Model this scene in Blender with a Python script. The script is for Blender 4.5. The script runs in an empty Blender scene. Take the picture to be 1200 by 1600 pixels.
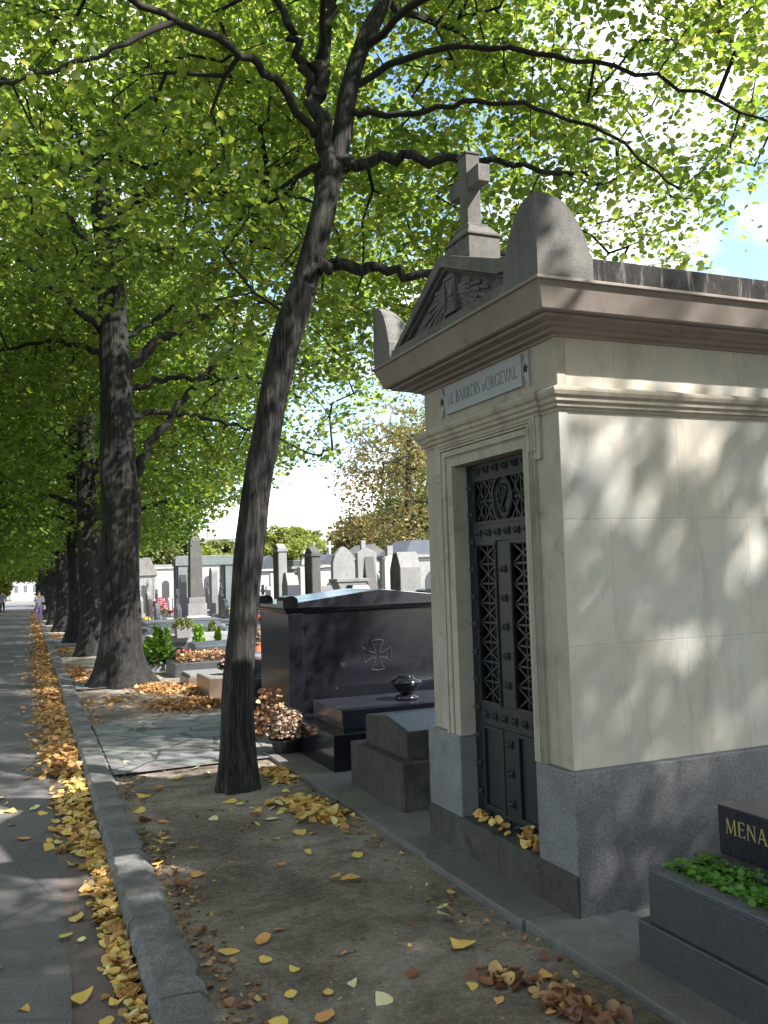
import bpy, bmesh, math, random
import numpy as np
from mathutils import noise as mnoise
from mathutils import Vector, Matrix
R = math.radians
random.seed(7)
rng = np.random.default_rng(7)
SC = bpy.context.scene
COL = SC.collection

def gz(y):
    t = min(100.0, max(0.0, y - 9.0))
    return -0.0125 * t * t / (t + 6.0)
def kx(y): return 0.43 + 0.0248 * y          # road side edge of the kerb
def kr(y): return kx(y) + 0.205              # soil side edge of the kerb

# ------------------------------------------------------------------ materials
def hx(c): return (c[0], c[1], c[2], 1.0)
class Mat:
    def __init__(s, name):
        s.m = bpy.data.materials.new(name); s.m.use_nodes = True
        s.nt = s.m.node_tree; s.n = s.nt.nodes; s.l = s.nt.links
        s.p = s.n['Principled BSDF']; s.out = s.n['Material Output']
        s.tc = s.n.new('ShaderNodeTexCoord'); s.co = s.tc.outputs['Object']
        s.geo = None
    def world(s):
        s.geo = s.geo or s.n.new('ShaderNodeNewGeometry'); s.co = s.geo.outputs['Position']; return s
    def N(s, t, **k):
        n = s.n.new(t)
        for a, b in k.items(): setattr(n, a, b)
        return n
    def set(s, sock, v):
        if hasattr(v, 'is_linked') or hasattr(v, 'links'): s.l.new(v, sock)
        else: sock.default_value = v
    def mapping(s, scale):
        m = s.N('ShaderNodeMapping'); s.l.new(s.co, m.inputs['Vector']); m.inputs['Scale'].default_value = scale
        return m.outputs['Vector']
    def noise(s, scale, detail=5, rough=.55, dist=0.0, vec=None):
        n = s.N('ShaderNodeTexNoise'); s.l.new(vec or s.co, n.inputs['Vector'])
        n.inputs['Scale'].default_value = scale; n.inputs['Detail'].default_value = detail
        n.inputs['Roughness'].default_value = rough; n.inputs['Distortion'].default_value = dist
        return n.outputs['Fac']
    def vor(s, scale, feature='F1', vec=None, out='Distance'):
        n = s.N('ShaderNodeTexVoronoi', feature=feature); s.l.new(vec or s.co, n.inputs['Vector'])
        n.inputs['Scale'].default_value = scale
        return n.outputs[out]
    def ramp(s, fac, stops):
        r = s.N('ShaderNodeValToRGB'); s.l.new(fac, r.inputs['Fac'])
        e = r.color_ramp.elements
        while len(e) > 1: e.remove(e[0])
        e[0].position = stops[0][0]
        def col(c): return hx((c, c, c)) if isinstance(c, (int, float)) else hx(c)
        e[0].color = col(stops[0][1])
        for p, c in stops[1:]:
            x = e.new(p); x.color = col(c)
        return r.outputs['Color']
    def mix(s, f, a, b, mode='MIX'):
        m = s.N('ShaderNodeMix', data_type='RGBA', blend_type=mode)
        s.set(m.inputs[0], f)
        s.set(m.inputs[6], hx(a) if isinstance(a, tuple) and len(a) == 3 else a)
        s.set(m.inputs[7], hx(b) if isinstance(b, tuple) and len(b) == 3 else b)
        return m.outputs[2]
    def math(s, op, a, b=0.0):
        m = s.N('ShaderNodeMath', operation=op); s.set(m.inputs[0], a); s.set(m.inputs[1], b); return m.outputs[0]
    def bump(s, h, strength, dist=.01, prev=None):
        b = s.N('ShaderNodeBump'); s.l.new(h, b.inputs['Height'])
        b.inputs['Strength'].default_value = strength; b.inputs['Distance'].default_value = dist
        if prev: s.l.new(prev, b.inputs['Normal'])
        return b.outputs['Normal']
    def fin(s, color=None, rough=.8, normal=None, spec=None, metal=None):
        if color is not None: s.set(s.p.inputs['Base Color'], hx(color) if isinstance(color, tuple) and len(color) == 3 else color)
        s.set(s.p.inputs['Roughness'], rough)
        if normal is not None: s.l.new(normal, s.p.inputs['Normal'])
        if spec is not None: s.p.inputs['Specular IOR Level'].default_value = spec
        if metal is not None: s.p.inputs['Metallic'].default_value = metal
        return s.m
M = {}
def stone(name, c1, c2, c3, speck=0.0, dirt=(.05, .045, .035), dirtamt=.25, sc=1.0, rough=.85, bump=.35, streak=.3):
    a = Mat(name)
    big = a.noise(1.3 * sc, 6, .6, .4)
    c = a.ramp(big, [(.3, c1), (.52, c2), (.72, c3)])
    mid = a.noise(9 * sc, 6, .65)
    c = a.mix(.35, c, a.ramp(mid, [(.3, c1), (.7, c3)]))
    if speck > 0:
        v = a.noise(230, 3, .65)
        c = a.mix(speck, c, a.ramp(v, [(.36, .02), (.45, .22), (.56, .4), (.66, .75)]), 'OVERLAY')
    st = a.noise(2.2, 6, .7, .3, a.mapping((3.2, 3.2, .35)))
    f = a.ramp(st, [(.52, 0.0), (.75, 1.0)])
    c = a.mix(a.math('MULTIPLY', f, streak), c, dirt)
    d = a.noise(5 * sc, 8, .75)
    c = a.mix(a.math('MULTIPLY', a.ramp(d, [(.55, 0.0), (.7, 1.0)]), dirtamt), c, dirt)
    n = a.bump(a.noise(140, 4, .7), bump, .0015)
    n = a.bump(a.noise(14 * sc, 5, .6), bump, .004, n)
    return a.fin(c, rough, n)
M['limestone'] = stone('limestone', (.29, .25, .20), (.37, .33, .27), (.46, .42, .355), 0, (.085, .07, .052), .5, streak=.4)
M['limestone_side'] = None
a = Mat('smooth limestone blocks').world()
br = a.N('ShaderNodeTexBrick'); mp = a.N('ShaderNodeMapping'); a.l.new(a.co, mp.inputs['Vector'])
mp.inputs['Rotation'].default_value = (R(90), 0, 0); mp.inputs['Location'].default_value = (-.13, .022, 0)
a.l.new(mp.outputs['Vector'], br.inputs['Vector'])
br.inputs['Scale'].default_value = 1.0; br.inputs['Brick Width'].default_value = .86; br.inputs['Row Height'].default_value = .60
br.inputs['Mortar Size'].default_value = .004; br.inputs['Mortar Smooth'].default_value = .6
br.inputs['Color1'].default_value = (.45, .44, .41, 1); br.inputs['Color2'].default_value = (.54, .51, .455, 1); br.inputs['Mortar'].default_value = (.38, .36, .32, 1)
c = a.mix(.55, br.outputs['Color'], a.ramp(a.noise(1.5, 7, .65, .6), [(.28, (.38, .335, .26)), (.42, (.54, .48, .385)), (.55, (.43, .43, .41)), (.66, (.55, .515, .44)), (.78, (.62, .585, .52))]))
c = a.mix(a.math('MULTIPLY', a.ramp(a.noise(3.4, 8, .75, .3, a.mapping((1.2, 1, .5))), [(.52, 0.), (.70, 1.)]), .55), c, (.30, .285, .26))
c = a.mix(a.math('MULTIPLY', a.ramp(a.noise(60, 3, .5), [(.68, 0.), (.72, 1.)]), .35), c, (.16, .13, .10))
c = a.mix(a.math('MULTIPLY', a.ramp(a.noise(2.6, 7, .75, .5, a.mapping((5, 5, .5))), [(.56, 0.), (.74, 1.)]), .4), c, (.17, .15, .12))
n = a.bump(a.noise(120, 4, .6), .2, .001); n = a.bump(a.noise(6, 5, .6), .25, .005, n)
n = a.bump(br.outputs['Fac'], .5, -.002, n)
M['limestone_side'] = a.fin(c, .8, n)
M['granite'] = stone('grey speckled granite', (.15, .15, .157), (.235, .235, .243), (.31, .31, .318), .85, (.06, .055, .05), .45, rough=.65, streak=.25)
M['dark_granite'] = stone('charcoal granite', (.045, .046, .052), (.06, .062, .07), (.085, .087, .095), .6, (.02, .02, .018), .3, rough=.5, streak=.2)
M['blue_granite'] = stone('blue grey granite', (.055, .06, .075), (.075, .082, .10), (.11, .118, .135), .7, (.04, .04, .04), .25, rough=.45)
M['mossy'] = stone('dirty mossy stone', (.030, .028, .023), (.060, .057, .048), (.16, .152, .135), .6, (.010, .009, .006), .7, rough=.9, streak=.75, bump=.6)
M['cement'] = stone('worn cement slab', (.115, .108, .10), (.16, .15, .142), (.23, .22, .21), .45, (.05, .047, .04), .35, rough=.85, streak=0, bump=.6)
M['roof_stone'] = stone('weathered roof stone', (.10, .095, .09), (.165, .157, .147), (.24, .23, .215), .6, (.035, .033, .03), .55, 1.6, .92, .8, .5)
M['black_roof0'] = stone('soot stained stone', (.03, .028, .026), (.05, .047, .044), (.16, .15, .14), .5, (.012, .012, .012), .8, 1.2, .95, .9, .9)
M['pale_stone'] = stone('pale grave stone', (.17, .17, .17), (.25, .25, .25), (.34, .34, .34), .3, (.12, .11, .10), .4)
M['white_stone'] = stone('white marble', (.30, .30, .305), (.37, .37, .37), (.45, .445, .44), 0, (.25, .23, .21), .3, rough=.6)
M['grey_stone'] = stone('mid grey grave stone', (.17, .17, .17), (.22, .22, .22), (.3, .3, .3), .5, (.07, .065, .06), .45)
M['obelisk_stone'] = stone('sooty grey stone', (.075, .072, .07), (.105, .10, .10), (.15, .145, .14), .5, (.03, .03, .03), .5)
M['corona'] = stone('pinkish cornice stone', (.19, .158, .138), (.24, .20, .175), (.29, .25, .22), 0, (.06, .05, .045), .35, streak=.2)
M['green_stone'] = stone('green marble', (.10, .125, .13), (.15, .18, .185), (.21, .235, .24), .5, (.06, .08, .08), .3, rough=.5)
M['rust_stone'] = stone('brown polished granite', (.12, .08, .06), (.17, .12, .09), (.2, .15, .12), .5, (.05, .03, .02), .3, rough=.3)
a = Mat('soot stained parapet stone')
c = a.ramp(a.noise(6, 6, .7), [(.35, (.010, .009, .009)), (.6, (.028, .026, .024)), (.8, (.06, .055, .05))])
c = a.mix(a.math('MULTIPLY', a.ramp(a.noise(2.5, 6, .75, .4, a.mapping((9, 9, 1.2))), [(.54, 0.), (.68, 1.)]), .75), c, (.26, .25, .235))
n = a.bump(a.noise(60, 6, .75), .9, .006)
M['black_roof'] = a.fin(c, .95, n)
def polished(name, c, rough, speck=.5):
    a = Mat(name)
    cc = a.mix(speck, c, a.ramp(a.noise(260, 2, .5), [(.45, (c[0]*.4, c[1]*.4, c[2]*.4)), (.7, (c[0]*3+.01, c[1]*3+.01, c[2]*3+.012))]))
    dust = a.ramp(a.noise(2.5, 7, .7, .4), [(.45, 0.), (.9, 1.)])
    cc = a.mix(a.math('MULTIPLY', dust, .04), cc, (.12, .12, .12))
    cc = a.mix(a.ramp(a.noise(30, 2, .5), [(.78, 0.), (.80, .6)]), cc, (.35, .35, .33))
    r = a.math('ADD', a.math('MULTIPLY', dust, .15), rough)
    return a.fin(cc, r, a.bump(a.noise(8, 3), .08, .002))
M['black_granite'] = polished('polished black granite', (.006, .007, .010), .12)
M['black_granite_dull'] = polished('polished dark granite top', (.016, .018, .025), .2)
M['plaque'] = stone('grey plaque marble', (.30, .315, .34), (.34, .355, .38), (.38, .39, .41), 0, (.2, .2, .2), .2, rough=.5, bump=.1, streak=.1)
def simple(name, c, rough=.6, metal=0.0, var=.25, sc=20, bump=.2):
    a = Mat(name)
    cc = a.mix(a.noise(sc, 5, .6), tuple(x*(1-var) for x in c), tuple(min(1, x*(1+var)) for x in c))
    return a.fin(cc, rough, a.bump(a.noise(sc*4, 4), bump, .002), metal=metal)
M['iron'] = simple('dark blue green painted iron', (.005, .010, .0125), .42, 0, .5, 14)
M['iron_panel'] = simple('dark painted iron panel', (.006, .013, .016), .42, 0, .4, 9)
M['black'] = simple('black paint', (.015, .015, .015), .5)
M['carve'] = simple('engraved letters', (.17, .18, .20), .8)
M['gold'] = simple('gilded letters', (.42, .33, .15), .45, .3)
M['groove'] = simple('engraved groove', (.035, .037, .045), .3)
M['white_paint'] = simple('white glazed', (.7, .7, .7), .4)
M['skin'] = simple('skin', (.50, .30, .22), .6, 0, .05)
M['hair'] = simple('dark hair', (.03, .018, .012), .6)
M['white_cloth'] = simple('white cloth', (.62, .64, .70), .9, 0, .1)
M['lilac_cloth'] = simple('lilac cloth', (.38, .26, .50), .9, 0, .1)
M['grey_cloth'] = simple('grey blue cloth', (.16, .19, .26), .9, 0, .1)
M['dark_cloth'] = simple('dark cloth', (.015, .016, .022), .9)
M['terracotta'] = simple('terracotta', (.42, .13, .06), .8)
M['grey_plastic'] = simple('grey plastic', (.22, .24, .27), .6)
M['dome'] = simple('slate dome', (.20, .24, .30), .6)
M['zinc'] = simple('zinc roof', (.22, .27, .34), .5)
M['facade'] = simple('pale plaster facade', (.5, .49, .48), .85, 0, .08, .4)
M['window'] = simple('window glass', (.12, .14, .17), .2)
M['stem'] = simple('dry stem', (.12, .08, .045), .8)

# asphalt
a = Mat('asphalt').world()
c = a.ramp(a.noise(.9, 6, .65, .5), [(.3, (.10, .093, .095)), (.55, (.145, .136, .138)), (.75, (.20, .188, .187))])
c = a.mix(.6, c, a.ramp(a.noise(130, 3, .7), [(.35, .12), (.5, .38), (.65, .75)]), 'OVERLAY')
c = a.mix(a.ramp(a.noise(40, 2, .5), [(.70, 0.), (.75, .5)]), c, (.30, .28, .25))
cr = a.ramp(a.vor(1.1, 'DISTANCE_TO_EDGE', a.mix(.12, a.co, a.N('ShaderNodeTexNoise').outputs['Color'])), [(.0, 1.), (.012, 0.)])
c = a.mix(a.math('MULTIPLY', cr, .35), c, (.03, .028, .026))
n = a.bump(a.noise(150, 3, .7), .6, .003); n = a.bump(a.noise(5, 4), .3, .01, n)
M['asphalt'] = a.fin(c, .82, n)
a = Mat('reddish gutter strip').world()
c = a.ramp(a.noise(1.6, 6, .65, .5), [(.3, (.115, .085, .078)), (.6, (.16, .122, .112)), (.8, (.20, .162, .15))])
c = a.mix(.5, c, a.ramp(a.noise(140, 3, .7), [(.35, .14), (.5, .40), (.65, .75)]), 'OVERLAY')
n = a.bump(a.noise(150, 3, .7), .5, .0025)
M['gutter'] = a.fin(c, .85, n)
a = Mat('kerb granite').world()
c = a.ramp(a.noise(3, 7, .7, .4), [(.3, (.11, .103, .10)), (.50, (.19, .182, .180)), (.68, (.32, .308, .30))])
c = a.mix(.6, c, a.ramp(a.noise(150, 3, .6), [(.38, .03), (.5, .22), (.62, .5)]), 'OVERLAY')
c = a.mix(a.math('MULTIPLY', a.ramp(a.noise(7, 8, .75), [(.54, 0.), (.68, 1.)]), .6), c, (.05, .047, .04))
n = a.bump(a.noise(90, 5, .7), .8, .003); n = a.bump(a.noise(9, 6, .6), .9, .012, n)
M['kerb'] = a.fin(c, .82, n)
a = Mat('bare soil').world()
c = a.ramp(a.noise(1.3, 8, .7, .5), [(.34, (.09, .064, .048)), (.45, (.22, .17, .128)), (.53, (.40, .335, .265)), (.63, (.56, .50, .415))])
c = a.mix(.42, c, a.ramp(a.noise(30, 7, .8), [(.33, (.05, .036, .028)), (.5, (.22, .178, .138)), (.66, (.46, .40, .33))]))
c = a.mix(a.ramp(a.noise(70, 3, .6), [(.66, 0.), (.71, .8)]), c, (.36, .32, .27))
c = a.mix(.55, c, a.ramp(a.noise(210, 3, .75), [(.36, .10), (.5, .42), (.62, .85)]), 'OVERLAY')
c = a.mix(a.ramp(a.noise(26, 4, .7, 1.2), [(.64, 0.), (.70, .6)]), c, (.12, .05, .03))
c = a.mix(a.ramp(a.vor(38), [(.055, .75), (.10, 0.)]), c, (.40, .37, .33))
n = a.bump(a.noise(180, 4, .75), 1.0, .004); n = a.bump(a.noise(45, 6, .75), 1.0, .010, n); n = a.bump(a.noise(9, 6, .65), .9, .04, n)
M['soil'] = a.fin(c, .95, n)
a = Mat('broken paving').world()
wn = a.N('ShaderNodeTexNoise'); a.l.new(a.co, wn.inputs['Vector']); wn.inputs['Scale'].default_value = 3
vec = a.mix(.06, a.co, wn.outputs['Color'])
e = a.vor(2.3, 'DISTANCE_TO_EDGE', vec)
c = a.ramp(a.noise(2.1, 7, .7), [(.3, (.18, .18, .18)), (.55, (.25, .25, .25)), (.75, (.33, .33, .33))])
cell = a.N('ShaderNodeTexVoronoi'); a.l.new(vec, cell.inputs['Vector']); cell.inputs['Scale'].default_value = 2.3
c = a.mix(.10, c, cell.outputs['Color'], 'SOFT_LIGHT')
c = a.mix(.5, c, a.ramp(a.noise(120, 3, .6), [(.35, .08), (.5, .25), (.65, .45)]), 'OVERLAY')
jt = a.ramp(e, [(.010, 1.), (.028, 0.)])
c = a.mix(a.math('MULTIPLY', jt, .8), c, (.04, .036, .03))
n = a.bump(jt, .6, -.01); n = a.bump(a.noise(70, 4), .4, .003, n)
M['paving'] = a.fin(c, .85, n)
a = Mat('far ground').world()
c = a.ramp(a.noise(.35, 6, .6), [(.3, (.12, .11, .085)), (.6, (.20, .18, .145)), (.8, (.10, .12, .05))])
M['ground'] = a.fin(c, .95, a.bump(a.noise(8, 5), .5, .03))
a = Mat('cemetery gravel').world()
c = a.ramp(a.noise(1.5, 6, .65), [(.3, (.13, .12, .10)), (.55, (.22, .205, .18)), (.8, (.3, .285, .26))])
c = a.mix(.5, c, a.ramp(a.noise(60, 3, .7), [(.35, .08), (.5, .25), (.65, .5)]), 'OVERLAY')
M['gravel'] = a.fin(c, .95, a.bump(a.noise(60, 4), .6, .01))
def bark(name, c1, c2, c3):
    a = Mat(name)
    # rough ridged bark: noise stretched along the trunk
    v1 = a.mapping((16.0, 16.0, 1.3)); v2 = a.mapping((60, 60, 3.2))
    r1 = a.noise(1.6, 7, .7, .5, v1); r2 = a.noise(1.5, 5, .65, .6, v2)
    h = a.math('ADD', a.math('MULTIPLY', r1, .6), a.math('MULTIPLY', r2, .5))
    c = a.ramp(h, [(.49, c1), (.55, c2), (.62, c3)])
    c = a.mix(a.math('MULTIPLY', a.ramp(a.noise(2.2, 6, .7), [(.52, 0.), (.68, 1.)]), .35), c, (.075, .08, .055))
    n = a.bump(r2, .9, .014); n = a.bump(r1, 1.0, .02, n)
    return a.fin(c, .93, n)
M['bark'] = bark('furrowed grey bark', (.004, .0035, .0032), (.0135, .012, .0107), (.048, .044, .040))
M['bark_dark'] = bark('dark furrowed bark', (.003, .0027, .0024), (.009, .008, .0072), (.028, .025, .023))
M['twig'] = simple('branch bark', (.016, .0135, .011), .9, 0, .4, 8, .6)
def leafmat(name, stops, tstops, trans=.5):
    a = Mat(name)
    g = a.N('ShaderNodeNewGeometry')
    w = a.N('ShaderNodeTexNoise'); a.l.new(g.outputs['Position'], w.inputs['Vector']); w.inputs['Scale'].default_value = .9; w.inputs['Detail'].default_value = 3
    f = a.math('ADD', a.math('MULTIPLY', g.outputs['Random Per Island'], .62), a.math('MULTIPLY', w.outputs['Fac'], .42))
    c = a.ramp(f, stops); ct = a.ramp(f, tstops)
    d = a.N('ShaderNodeBsdfDiffuse'); t = a.N('ShaderNodeBsdfTranslucent')
    a.l.new(c, d.inputs['Color']); a.l.new(ct, t.inputs['Color'])
    mx = a.N('ShaderNodeMixShader'); mx.inputs[0].default_value = trans
    a.l.new(d.outputs[0], mx.inputs[1]); a.l.new(t.outputs[0], mx.inputs[2])
    gl = a.N('ShaderNodeBsdfGlossy'); gl.inputs['Roughness'].default_value = .45; gl.inputs['Color'].default_value = (.8, .85, .8, 1)
    m2 = a.N('ShaderNodeMixShader'); m2.inputs[0].default_value = .035
    a.l.new(mx.outputs[0], m2.inputs[1]); a.l.new(gl.outputs[0], m2.inputs[2])
    a.l.new(m2.outputs[0], a.out.inputs['Surface'])
    a.n.remove(a.p); return a.m
M['leaf'] = leafmat('linden leaves', [(.15, (.03, .07, .016)), (.45, (.055, .11, .022)), (.66, (.085, .135, .027)), (.86, (.15, .17, .035)), (.97, (.30, .20, .05))],
                    [(.15, (.18, .31, .035)), (.45, (.32, .46, .05)), (.66, (.44, .55, .065)), (.86, (.52, .52, .10)), (.97, (.6, .38, .1))], .55)
M['leaf_far'] = leafmat('darker linden leaves', [(.2, (.025, .06, .015)), (.55, (.045, .095, .02)), (.8, (.08, .125, .025)), (.97, (.20, .19, .04))],
                    [(.2, (.18, .32, .035)), (.55, (.31, .46, .05)), (.8, (.42, .53, .065)), (.97, (.5, .46, .1))], .54)  # row tree leaves, slightly darker than the near ones
M['leaf_autumn'] = leafmat('autumn leaves', [(.2, (.10, .12, .045)), (.5, (.15, .145, .05)), (.75, (.24, .17, .06)), (.95, (.10, .13, .045))],
                    [(.2, (.35, .3, .1)), (.6, (.4, .26, .08)), (.95, (.3, .33, .08))], .35)
M['leaf_olive'] = leafmat('olive green leaves', [(.2, (.09, .12, .035)), (.6, (.13, .16, .05)), (.95, (.20, .18, .06))],
                    [(.2, (.24, .32, .07)), (.6, (.3, .36, .08)), (.95, (.4, .36, .1))], .35)
M['leaf_lime'] = leafmat('yellow green leaves', [(.2, (.14, .18, .035)), (.6, (.2, .24, .05)), (.95, (.32, .27, .06))],
                    [(.2, (.36, .46, .07)), (.6, (.45, .5, .09)), (.95, (.55, .45, .1))], .4)
M['conifer'] = leafmat('bright conifer sprays', [(.2, (.13, .26, .03)), (.6, (.22, .38, .04)), (.95, (.32, .46, .07))],
                    [(.2, (.2, .38, .04)), (.95, (.35, .5, .06))], .35)
M['herb'] = leafmat('small green leaves', [(.2, (.06, .17, .02)), (.6, (.10, .25, .03)), (.92, (.17, .32, .05)), (.98, (.35, .18, .06))],
                    [(.2, (.15, .4, .03)), (.95, (.3, .55, .06))], .4)
M['darkgreen'] = leafmat('dark green foliage', [(.2, (.02, .05, .015)), (.9, (.05, .10, .03))], [(.2, (.06, .14, .03)), (.9, (.12, .22, .05))], .3)
M['fallen'] = leafmat('fallen yellow and brown leaves', [(.12, (.16, .07, .035)), (.26, (.38, .18, .07)), (.37, (.58, .32, .11)), (.5, (.70, .45, .14)), (.62, (.74, .52, .14)), (.74, (.72, .56, .22)), (.86, (.68, .58, .34)), (.97, (.70, .65, .48))],
                    [(.2, (.2, .08, .03)), (.5, (.5, .3, .06)), (.95, (.6, .5, .2))], .08)
M['brown_leaf'] = leafmat('dry brown leaves', [(.15, (.10, .045, .025)), (.38, (.22, .10, .055)), (.56, (.36, .19, .10)), (.72, (.50, .31, .15)), (.85, (.66, .46, .16)), (.95, (.6, .5, .28))],
                    [(.2, (.2, .08, .03)), (.9, (.4, .22, .09))], .15)
M['dried'] = leafmat('dried flower heads', [(.15, (.22, .13, .09)), (.5, (.42, .30, .23)), (.9, (.62, .50, .42))], [(.2, (.3, .2, .12)), (.9, (.5, .4, .3))], .2)
M['orange_leaf'] = leafmat('orange leaf litter', [(.15, (.22, .10, .055)), (.5, (.44, .23, .10)), (.8, (.56, .34, .14)), (.95, (.6, .46, .24))], [(.2, (.3, .15, .05)), (.9, (.5, .3, .1))], .2)
def flat_leaf(name, c): return leafmat(name, [(.2, tuple(x*.8 for x in c)), (.9, tuple(min(1, x*1.15) for x in c))], [(.2, c), (.9, c)], .08)
M['lf_yellow'] = flat_leaf('yellow leaf', (.74, .50, .13)); M['lf_pale'] = flat_leaf('pale yellow leaf', (.72, .66, .36))
M['lf_orange'] = flat_leaf('orange leaf', (.66, .33, .12)); M['lf_brown'] = flat_leaf('brown leaf', (.22, .09, .05))
M['pinkfl'] = flat_leaf('pink petals', (.6, .25, .28)); M['redfl'] = flat_leaf('red petals', (.6, .03, .03)); M['yelfl'] = flat_leaf('yellow petals', (.75, .5, .04)); M['purplefl'] = flat_leaf('magenta petals', (.55, .04, .2)); M['orangefl'] = flat_leaf('orange petals', (.7, .22, .05))

# ------------------------------------------------------------------ mesh helpers
def link(o): COL.objects.link(o); return o
def tag(o, label=None, cat=None, group=None, kind=None):
    if label: o['label'] = label
    if cat: o['category'] = cat
    if group: o['group'] = group
    if kind: o['kind'] = kind
    return o
def thing(name, label, cat, loc=(0, 0, 0), rz=0, group=None):
    o = bpy.data.objects.new(name, None); o.empty_display_size = .2; link(o)
    o.location = loc; o.rotation_euler = (0, 0, rz)
    return tag(o, label, cat, group)
class MB:
    """collects shapes of ONE part; vertices are given in the same frame as its thing's origin `o`"""
    def __init__(s, o=(0, 0, 0)): s.v = []; s.f = []; s.o = Vector(o)
    def add(s, vs, fs):
        b = len(s.v); s.v += [tuple(Vector(p) - s.o) for p in vs]; s.f += [tuple(b + i for i in f) for f in fs]; return s
    def box(s, x0, x1, y0, y1, z0, z1):
        return s.add([(x0,y0,z0),(x1,y0,z0),(x1,y1,z0),(x0,y1,z0),(x0,y0,z1),(x1,y0,z1),(x1,y1,z1),(x0,y1,z1)],
                     [(0,3,2,1),(4,5,6,7),(0,1,5,4),(1,2,6,5),(2,3,7,6),(3,0,4,7)])
    def frus(s, x0, x1, y0, y1, z0, z1, i, j=None):
        j = i if j is None else j
        return s.add([(x0,y0,z0),(x1,y0,z0),(x1,y1,z0),(x0,y1,z0),(x0+i,y0+j,z1),(x1-i,y0+j,z1),(x1-i,y1-j,z1),(x0+i,y1-j,z1)],
                     [(0,3,2,1),(4,5,6,7),(0,1,5,4),(1,2,6,5),(2,3,7,6),(3,0,4,7)])
    def prism_x(s, poly, x0, x1):      # poly of (y,z)
        n = len(poly); vs = [(x0, y, z) for y, z in poly] + [(x1, y, z) for y, z in poly]
        ar = sum(poly[i][0]*poly[(i+1)%n][1]-poly[(i+1)%n][0]*poly[i][1] for i in range(n))
        F = [tuple(range(n-1, -1, -1)), tuple(range(n, 2*n))] + [(i, (i+1)%n, n+(i+1)%n, n+i) for i in range(n)]
        if ar < 0: F = [f[::-1] for f in F]
        if x1 < x0: F = [f[::-1] for f in F]
        return s.add(vs, F)
    def prism_y(s, poly, y0, y1):      # poly of (x,z)
        n = len(poly); vs = [(x, y0, z) for x, z in poly] + [(x, y1, z) for x, z in poly]
        ar = sum(poly[i][0]*poly[(i+1)%n][1]-poly[(i+1)%n][0]*poly[i][1] for i in range(n))
        F = [tuple(range(n)), tuple(range(2*n-1, n-1, -1))] + [(i, n+i, n+(i+1)%n, (i+1)%n) for i in range(n)]
        if ar < 0: F = [f[::-1] for f in F]
        if y1 < y0: F = [f[::-1] for f in F]
        return s.add(vs, F)
    def prism_z(s, poly, z0, z1):
        n = len(poly); vs = [(x, y, z0) for x, y in poly] + [(x, y, z1) for x, y in poly]
        ar = sum(poly[i][0]*poly[(i+1)%n][1]-poly[(i+1)%n][0]*poly[i][1] for i in range(n))
        F = [tuple(range(n-1, -1, -1)), tuple(range(n, 2*n))] + [(i, (i+1)%n, n+(i+1)%n, n+i) for i in range(n)]
        if ar < 0: F = [f[::-1] for f in F]
        return s.add(vs, F)
    def sweep(s, foot, prof):
        """closed profile [(out,z)] swept round an axis aligned ccw footprint with mitred corners"""
        n = len(foot); k = len(prof); vs = []
        for i in range(n):
            p, q, r = foot[i-1], foot[i], foot[(i+1) % n]
            def nn(a, b):
                dx, dy = b[0]-a[0], b[1]-a[1]; L = math.hypot(dx, dy); return (dy/L, -dx/L)
            n1, n2 = nn(p, q), nn(q, r)
            for o_, z in prof: vs.append((q[0]+(n1[0]+n2[0])*o_, q[1]+(n1[1]+n2[1])*o_, z))
        fs = []
        for i in range(n):
            j = (i+1) % n
            for a_ in range(k):
                b_ = (a_+1) % k
                fs.append((i*k+a_, j*k+a_, j*k+b_, i*k+b_))
        return s.add(vs, fs)
    def lathe(s, c, prof, seg=24):
        vs = []; k = len(prof)
        for i in range(seg):
            a_ = 2*math.pi*i/seg
            for r, z in prof: vs.append((c[0]+r*math.cos(a_), c[1]+r*math.sin(a_), c[2]+z))
        fs = []
        for i in range(seg):
            j = (i+1) % seg
            for a_ in range(k-1): fs.append((i*k+a_, j*k+a_, j*k+a_+1, i*k+a_+1))
        fs.append(tuple(i*k for i in range(seg-1, -1, -1))); fs.append(tuple(i*k+k-1 for i in range(seg)))
        return s.add(vs, fs)
    def ball(s, c, r, seg=12, rings=8, sc=(1, 1, 1)):
        vs = []; fs = []
        for i in range(1, rings):
            t = math.pi*i/rings
            for j in range(seg):
                p = 2*math.pi*j/seg
                vs.append((c[0]+r*sc[0]*math.sin(t)*math.cos(p), c[1]+r*sc[1]*math.sin(t)*math.sin(p), c[2]+r*sc[2]*math.cos(t)))
        for i in range(rings-2):
            for j in range(seg):
                k = (j+1) % seg; fs.append((i*seg+j, (i+1)*seg+j, (i+1)*seg+k, i*seg+k))
        vs.append((c[0], c[1], c[2]+r*sc[2])); vs.append((c[0], c[1], c[2]-r*sc[2])); T = len(vs)-2
        for j in range(seg):
            k = (j+1) % seg; fs.append((T, j, k)); fs.append((T+1, (rings-2)*seg+k, (rings-2)*seg+j))
        return s.add(vs, fs)
    def bar(s, p, q, w, d, up=(0, 0, 1)):
        p, q = Vector(p), Vector(q); t = (q-p).normalized(); u = Vector(up).cross(t)
        if u.length < 1e-4: u = Vector((1, 0, 0)).cross(t)
        u.normalize(); v = t.cross(u)
        c = [(-1, -1), (1, -1), (1, 1), (-1, 1)]
        vs = [p+u*(a_*w/2)+v*(b_*d/2) for a_, b_ in c]+[q+u*(a_*w/2)+v*(b_*d/2) for a_, b_ in c]
        return s.add(vs, [(0,3,2,1),(4,5,6,7),(0,1,5,4),(1,2,6,5),(2,3,7,6),(3,0,4,7)])
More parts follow.
